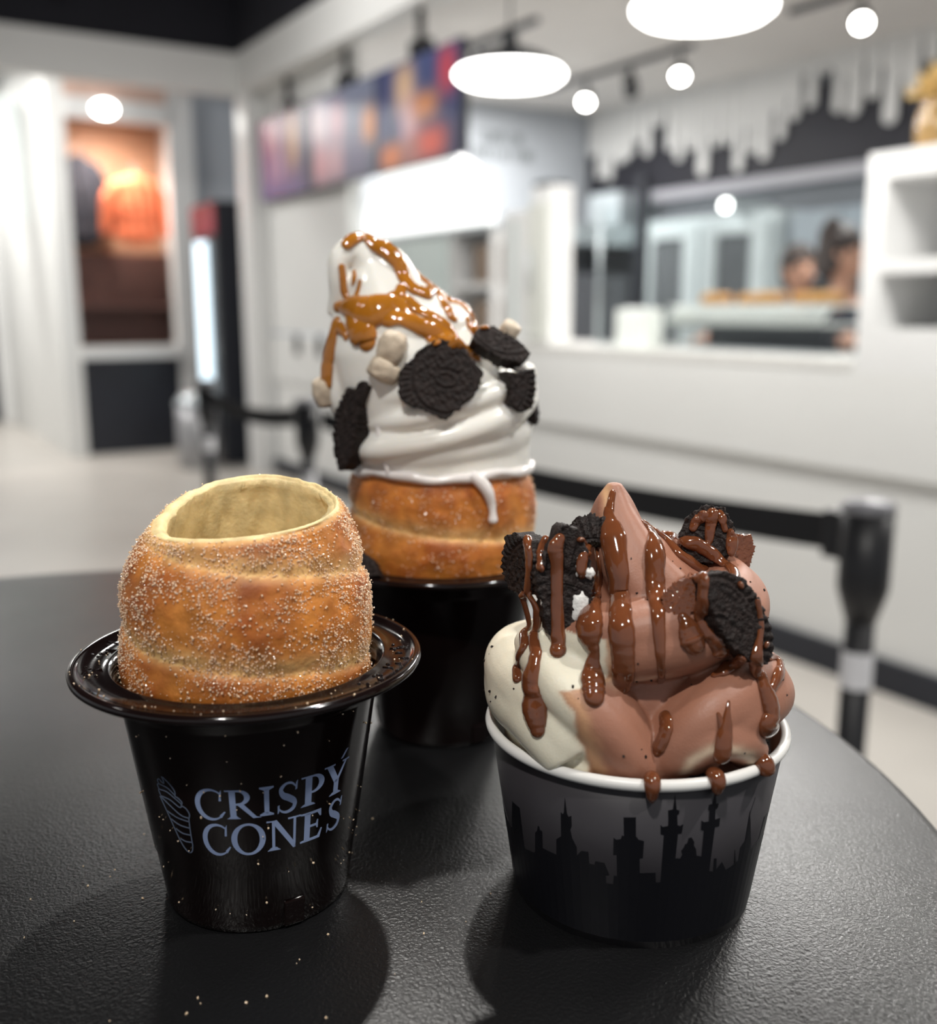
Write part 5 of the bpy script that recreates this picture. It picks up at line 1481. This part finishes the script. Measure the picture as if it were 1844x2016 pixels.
# syrup and caramel runs, each a list of (x, y, z, width) in mm
SYRUP_RUNS = [
    [(-11.1, -6.9, 123.2, 2.5), (-11.1, -9.6, 120.5, 4.4), (-10.4, -13.1, 116.8, 7.6), (-10.1, -17.2, 111.8, 7.2), (-9.3, -20.0, 106.6, 6.6), (-8.9, -20.4, 101.2, 6.3), (-10.1, -29.6, 98.5, 6.6), (-10.3, -34.2, 93.6, 7.4), (-9.9, -35.1, 87.6, 6.6), (-9.7, -34.7, 83.2, 6.3), (-9.1, -31.3, 78.4, 6.6)],
    [(0.4, -5.3, 119.3, 2.5), (1.7, -5.3, 115.7, 5.0), (1.2, -16.1, 113.2, 6.6), (0.6, -20.1, 108.7, 5.8), (0.5, -22.8, 104.1, 6.0), (0.1, -28.8, 101.5, 4.7), (-0.5, -34.3, 97.9, 3.9), (-0.3, -36.3, 92.2, 3.3), (0.1, -36.8, 86.6, 2.4), (1.3, -32.5, 80.8, 2.1), (2.3, -27.5, 77.8, 2.4)],
    [(-26.8, -23.3, 118.1, 3.1), (-28.1, -23.8, 115.5, 4.7), (-27.6, -24.1, 112.4, 3.9), (-27.5, -24.4, 105.6, 3.5), (-27.3, -25.2, 98.3, 3.7), (-27.0, -26.0, 90.9, 4.2), (-27.0, -27.4, 86.8, 4.9)],
    [(-35.1, -14.8, 116.1, 2.8), (-35.0, -18.3, 113.2, 3.1), (-35.0, -19.2, 108.5, 2.8), (-35.1, -18.5, 101.8, 2.5), (-34.6, -19.0, 95.3, 2.9), (-33.4, -19.0, 88.7, 3.1), (-33.0, -26.1, 85.5, 3.8)],
    [(-33.0, -26.1, 85.5, 3.8), (-33.9, -28.5, 82.0, 5.0), (-34.4, -28.4, 77.6, 7.6), (-33.3, -29.2, 72.4, 8.5), (-33.0, -32.0, 68.6, 7.4), (-32.8, -33.5, 65.9, 5.0)],
    [(-30.0, -14.2, 115.7, 2.8), (-31.2, -16.9, 113.4, 3.0), (-31.8, -22.4, 110.9, 2.6), (-31.9, -24.9, 110.0, 2.5)],
    [(-36.4, -16.9, 100.2, 2.3), (-36.5, -16.9, 94.7, 2.4), (-35.9, -13.9, 88.1, 2.6), (-35.9, -20.7, 86.4, 3.5), (-37.5, -20.7, 83.4, 2.8), (-38.0, -16.7, 78.3, 2.8), (-37.9, -20.5, 76.0, 3.3)],
    [(-14.5, -10.5, 111.3, 2.5), (-13.9, -12.4, 107.9, 3.1), (-13.5, -8.6, 101.8, 3.8), (-14.3, -10.2, 97.2, 4.2), (-17.8, -25.5, 96.8, 6.9), (-18.5, -29.9, 93.9, 8.2), (-18.2, -31.6, 90.7, 5.4), (-17.4, -32.2, 87.9, 3.3), (-17.7, -32.0, 84.4, 4.7), (-18.0, -33.8, 81.2, 6.8), (-18.1, -36.3, 78.5, 6.5), (-18.1, -37.7, 77.1, 6.0)],
    [(-20.7, -21.4, 117.4, 2.5), (-17.9, -11.4, 113.4, 3.9), (-19.7, -22.5, 113.1, 3.3), (-20.5, -23.3, 110.1, 3.3), (-19.9, -23.0, 108.2, 3.7)],
    [(6.2, -34.3, 98.4, 3.1), (7.4, -35.2, 96.1, 5.7), (8.3, -36.0, 93.2, 7.1), (9.1, -36.4, 91.7, 6.0)],
    [(13.8, -8.8, 103.6, 2.5), (10.5, -34.3, 110.3, 3.8), (11.2, -36.2, 107.3, 3.9), (11.3, -36.4, 103.2, 4.2), (11.2, -33.4, 98.6, 4.4), (12.6, -34.2, 95.8, 5.4), (15.0, -34.6, 92.7, 6.3), (16.7, -34.0, 90.2, 6.3)],
    [(22.3, -36.5, 87.8, 3.1), (21.9, -29.0, 82.7, 4.7), (19.0, -30.8, 81.8, 4.5), (16.6, -31.1, 80.9, 2.5)],
    [(26.7, -33.0, 102.7, 1.6), (27.8, -32.9, 96.4, 1.9), (27.1, -35.1, 91.8, 2.3), (26.0, -36.9, 87.7, 3.8), (28.5, -30.7, 81.2, 4.2), (29.7, -32.7, 78.2, 4.5), (31.0, -33.4, 74.6, 6.0), (31.8, -34.2, 70.1, 6.0), (31.4, -33.8, 66.1, 6.9), (43.4, 2.3, 48.6, 6.3)],
    [(29.2, -34.7, 90.9, 2.3), (37.0, -18.4, 81.7, 2.5), (37.3, -22.5, 79.8, 3.5), (34.9, -27.3, 78.8, 3.9), (32.2, -31.4, 76.5, 2.9)],
    [(2.5, -33.7, 69.6, 3.9), (2.7, -36.3, 68.2, 4.5), (1.8, -37.8, 65.6, 4.3), (0.3, -38.0, 62.4, 4.2), (-0.1, -38.0, 61.3, 3.1)],
    [(18.6, -39.0, 76.1, 0.9), (18.0, -40.3, 73.7, 1.8), (17.5, -41.2, 69.8, 3.8), (16.8, -42.6, 66.7, 4.7), (16.4, -42.9, 62.5, 5.0)],
    [(15.5, -40.6, 73.3, 1.1), (16.2, -41.3, 70.9, 2.1), (16.8, -41.8, 68.4, 2.9)],
    [(10.1, 18.1, 110.5, 2.5), (13.1, 15.6, 109.8, 3.8), (14.1, 1.0, 112.0, 4.4), (17.9, 0.1, 110.5, 4.4), (22.2, -1.3, 107.9, 3.8), (25.0, -3.6, 105.6, 3.1)],
    [(2.5, 0.6, 119.5, 1.9), (4.9, 0.6, 116.1, 2.9), (7.8, 0.6, 112.1, 3.8), (10.4, -4.0, 109.1, 4.4), (14.5, -3.3, 106.1, 5.0), (19.4, 0.4, 103.4, 3.8)],
    [(25.5, -4.0, 105.7, 2.5), (25.6, -12.4, 105.1, 3.5), (21.6, -33.4, 107.5, 2.8)],
    [(21.8, 2.2, 120.0, 3.8), (21.4, 1.8, 118.1, 3.9), (21.0, 1.1, 115.4, 3.3), (20.7, 0.4, 112.1, 2.5), (20.3, -0.2, 111.1, 1.9)],
    [(23.9, 2.6, 119.8, 3.1), (24.8, 1.3, 118.2, 2.9), (25.5, 0.8, 115.5, 1.9)],
    [(27.3, 0.4, 114.4, 3.1), (27.3, -0.9, 111.8, 3.8), (26.9, -2.0, 109.2, 3.1)],
    [(16.1, 2.1, 115.7, 2.5), (17.3, 2.8, 117.8, 3.5), (19.1, 2.5, 119.3, 3.8)],
    [(-9.5, -3.9, 127.7, 1.9), (-10.2, -5.5, 125.2, 2.3), (-10.8, -7.5, 122.8, 2.8)],
]
CARAMEL_RUNS = [
    [(-36.9, -11.6, 206.2, 5.2), (-34.3, -9.5, 208.4, 6.0), (-30.9, -5.8, 209.2, 6.9), (-26.8, -8.1, 206.4, 6.9), (-22.3, -10.1, 204.2, 7.8), (-18.4, -11.7, 200.9, 6.9), (-15.7, -12.7, 196.6, 6.0), (-13.9, -15.0, 191.7, 6.0), (-10.6, -16.5, 188.5, 6.5), (-6.3, -15.0, 186.9, 6.9)],
    [(-39.3, -13.3, 197.1, 3.1), (-39.0, -12.8, 192.9, 3.4), (-38.8, -12.7, 189.1, 3.1), (-37.8, -12.7, 185.9, 3.1)],
    [(-34.7, -10.8, 195.6, 1.9), (-34.2, -13.8, 192.8, 2.6), (-34.8, -14.1, 190.7, 1.7)],
    [(-31.8, -15.9, 191.7, 1.7), (-32.7, -16.4, 188.0, 2.2), (-34.0, -17.5, 184.2, 3.1)],
    [(-41.3, -11.9, 181.6, 4.3), (-36.9, -16.0, 182.1, 7.8), (-32.1, -20.7, 181.0, 11.2), (-27.5, -24.0, 179.5, 14.6), (-22.6, -24.5, 181.0, 12.9), (-17.8, -24.2, 182.1, 9.5), (-15.0, -25.7, 179.5, 7.8)],
    [(-35.5, -19.0, 179.5, 6.0), (-32.4, -23.4, 175.8, 10.3), (-30.1, -26.3, 172.1, 12.1), (-28.4, -27.9, 169.5, 10.3), (-28.1, -28.4, 168.5, 7.8)],
    [(-20.5, -22.8, 184.2, 6.0), (-16.3, -21.0, 186.3, 5.2), (-15.4, -18.5, 189.0, 4.3)],
    [(-19.3, -26.7, 177.9, 9.5), (-13.9, -27.8, 177.4, 7.8), (-8.5, -29.0, 174.8, 6.9), (-3.2, -28.0, 172.7, 7.8), (1.5, -26.5, 170.5, 8.6), (5.4, -38.1, 167.8, 7.8), (10.6, -25.3, 164.7, 6.0), (14.4, -24.0, 162.2, 3.4)],
    [(-13.1, -21.9, 184.2, 5.2), (-9.8, -23.1, 181.6, 5.2), (-6.0, -24.8, 179.5, 5.2), (-1.7, -25.8, 176.9, 5.2), (2.0, -24.9, 173.7, 6.0), (4.1, -24.5, 171.0, 6.0)],
    [(-8.4, -4.0, 196.4, 3.1), (-5.1, -4.0, 192.6, 5.2), (-0.6, -4.0, 189.8, 5.2), (3.3, -4.0, 186.6, 4.7), (7.2, -5.2, 183.2, 4.3), (11.1, -7.6, 179.4, 4.3), (14.0, -4.0, 175.5, 4.3), (17.0, -29.1, 173.8, 3.4)],
    [(-1.7, -4.0, 188.7, 3.4), (1.2, -12.2, 183.2, 4.3), (3.6, -20.8, 178.9, 4.3), (5.2, -20.6, 177.3, 3.4)],
    [(5.0, -4.0, 187.6, 2.6), (10.0, -4.0, 184.4, 3.4), (13.4, -4.0, 179.9, 3.4), (16.2, -4.0, 176.1, 3.4), (18.0, -28.4, 174.0, 2.6)],
    [(-6.3, -15.8, 186.4, 5.2), (-3.4, -6.2, 188.7, 4.3), (-0.6, -4.0, 188.2, 3.4)],
    [(10.6, -13.1, 176.7, 3.4), (11.7, -13.2, 173.5, 4.3), (12.5, -14.5, 171.9, 2.6)],
    [(-41.7, -14.3, 175.7, 5.2), (-42.8, -15.2, 171.3, 5.2), (-44.0, -15.6, 165.9, 6.0), (-45.3, -15.2, 160.4, 6.0), (-46.0, -15.2, 155.0, 6.9), (-45.7, -15.6, 151.7, 5.2)],
    [(-39.6, -18.3, 173.6, 5.2), (-37.7, -21.1, 171.5, 3.4), (-37.0, -22.2, 169.9, 2.6)],
    [(-48.9, 0, 143.1, 3.4), (-48.7, 0, 140.8, 4.0)],
    [(-6.9, -29.0, 173.8, 5.2), (-2.7, -29.0, 169.6, 5.2), (-0.8, -38.6, 168.3, 3.4)],
]

# ---- syrup and caramel runs: points (x, y, z, width) in mm in the dessert's own frame, laid on the surface below them
def surf_bvh(V, F, extra, base):
    Vs = [tuple(p) for p in V]; Fs = [tuple(f) for f in F]
    inv = Matrix.Rotation(YAW, 4, 'Z')
    for o, (W, FF, wl_) in extra:
        off = inv @ (Vector(wl_) - Vector(base))
        n0 = len(Vs)
        Vs += [(w[0] + off.x, w[1] + off.y, w[2] + off.z) for w in W]
        Fs += [tuple(i + n0 for i in f) for f in FF]
    return BVHTree.FromPolygons(Vs, Fs)


def run_on(bvh, pts, flatf=.55, n=14, sub=7, tail=True, seed=1):
    Q = catmull(pts, sub)
    path, nrm, rad = [], [], []
    for q in Q:
        p = Vector(q[:3]) * MM
        h = bvh.find_nearest(p)
        if h[0] is not None and (h[0] - p).length < .009:
            nn_ = h[1]
            if nn_.y > .2: nn_ = -nn_
            path.append(h[0]); nrm.append(nn_)
        else:
            path.append(p); nrm.append(Vector((0, -1, .2)).normalized())
        rad.append(max(.25, q[3] / 2) * MM)
    # smooth the path and the normals
    for _ in range(4):
        path = [path[0]] + [(path[i - 1] + path[i] * 2 + path[i + 1]) / 4 for i in range(1, len(path) - 1)] + [path[-1]]
        nrm = [nrm[0]] + [(nrm[i - 1] + nrm[i] * 2 + nrm[i + 1]).normalized() for i in range(1, len(nrm) - 1)] + [nrm[-1]]
    L = len(path)
    rad = [r * (1 + .10 * nz((i * .35, seed, 0), 1.0)) for i, r in enumerate(rad)]
    # round the ends
    def cap(i, j):
        d = (path[i] - path[j]); d = d.normalized() if d.length > 1e-9 else Vector((0, 0, -1))
        ext = []
        r0 = rad[i]
        for k in (.35, .65, .87, .97):
            ext.append((path[i] + d * r0 * k, nrm[i], r0 * math.sqrt(1 - k * k)))
        return ext
    e1 = cap(L - 1, L - 2); e0 = cap(0, 1)
    P3 = [e[0] for e in e0[::-1]] + path + [e[0] for e in e1]
    N3 = [e[1] for e in e0[::-1]] + nrm + [e[1] for e in e1]
    R3 = [e[2] for e in e0[::-1]] + rad + [e[2] for e in e1]
    P3 = [p + nn_ * (r * .12) for p, nn_, r in zip(P3, N3, R3)]
    return sweep(P3, R3, n, flat=(N3, flatf))


BV_R = surf_bvh(VR, FR, COOKIES_R, RIGHT)
BV_B = surf_bvh(VB, FB, COOKIES_B, BACK)
for i, d in enumerate(SYRUP_RUNS):
    V, F = run_on(BV_R, d, .62, 16, seed=i)
    obj('syrup_run', V, F, SYRUP, ss_r)
for i, d in enumerate(CARAMEL_RUNS):
    V, F = run_on(BV_B, d, .45, 16, seed=i + 40)
    obj('caramel_run', V, F, CARAMEL, ss_b)
# drops hanging over the white rim of the paper cup
for (a, w, z0, z1) in ((-93.5, 4.2, 50.6, 0), (-71.0, 4.2, 51.6, 0), (-49.0, 5.0, 53.4, 0)):
    an = math.radians(a); pts = []
    for k in range(11):
        s = k / 10
        ph = math.radians(150 - 210 * s)
        r = 45.3 + 1.9 * math.cos(ph); z = 54.6 + 2.0 * math.sin(ph)
        if s > .75: z = min(z, 54.6 - (s - .75) / .25 * (54.6 - z0)); r = 46.9
        pts.append(Vector((r * math.cos(an), r * math.sin(an), z)) * MM)
    rad = [w / 2 * MM * (.55 + .6 * math.sin(PI * min(1, .15 + .8 * k / 10))) for k in range(11)]
    rad[-1] *= .55
    V, F = sweep(pts, rad, 14)
    obj('syrup_drop', V, F, SYRUP, ss_r)

# ---- loose crumbs and sugar grains
def scatter(name, label, cat, pos, s0, s1, m, seed, ref=(0, 0, 0)):
    rg_ = np.random.default_rng(seed)
    V, F = grains_mesh(np.array(pos), rg_, s0, s1)
    o = obj(name, V * MM, F, m, None, (ref[0], ref[1], ref[2]), -YAW, smooth=False)
    return tag(o, label, cat, kind='stuff')
rg_ = np.random.default_rng(5)
pos = []
for k in range(38):
    r = rg_.uniform(32, 85); a = rg_.uniform(-PI, PI)
    pos.append((r * math.cos(a), r * math.sin(a) * .8 - 10, .2))
scatter('sugar_grains', 'stray sugar grains scattered on the black table', 'sugar', pos, .14, .30, SUGAR, 6, LEFT)
pos = []
for k in range(60):
    a = rg_.uniform(-PI, .2); z = rg_.uniform(4, 70); r = np.interp(z, [0, 20, 66, 70], [28.7, 31.9, 38.7, 40.0]) + .15
    pos.append((r * math.cos(a), r * math.sin(a), z))
for k in range(60):
    a = rg_.uniform(-PI, PI); r = rg_.uniform(43, 52.3); pos.append((r * math.cos(a), r * math.sin(a), 77.1 + (1.1 if r > 49.8 else 0)))
sgv, sgf = grains_mesh(np.array(pos), np.random.default_rng(7), .12, .28)
o = obj('stuck_sugar', sgv * MM, sgf, SUGAR, cup_l, smooth=False); o['kind'] = 'stuff'
# dark cookie crumbs stuck on the twist
cp = []
for k in range(420):
    i = int(rg_.integers(0, len(VR)))
    p = VR[i] / MM
    if p[2] > 60 and p[1] < 8 and nz(p, .09, 3) > -.05: cp.append(p + rg_.normal(0, .1, 3))
cv_, cf_ = grains_mesh(np.array(cp[:110]), np.random.default_rng(8), .12, .42)
o = obj('cookie_crumbs', cv_ * MM, cf_, COOKIE, ss_r, smooth=False); o['kind'] = 'stuff'
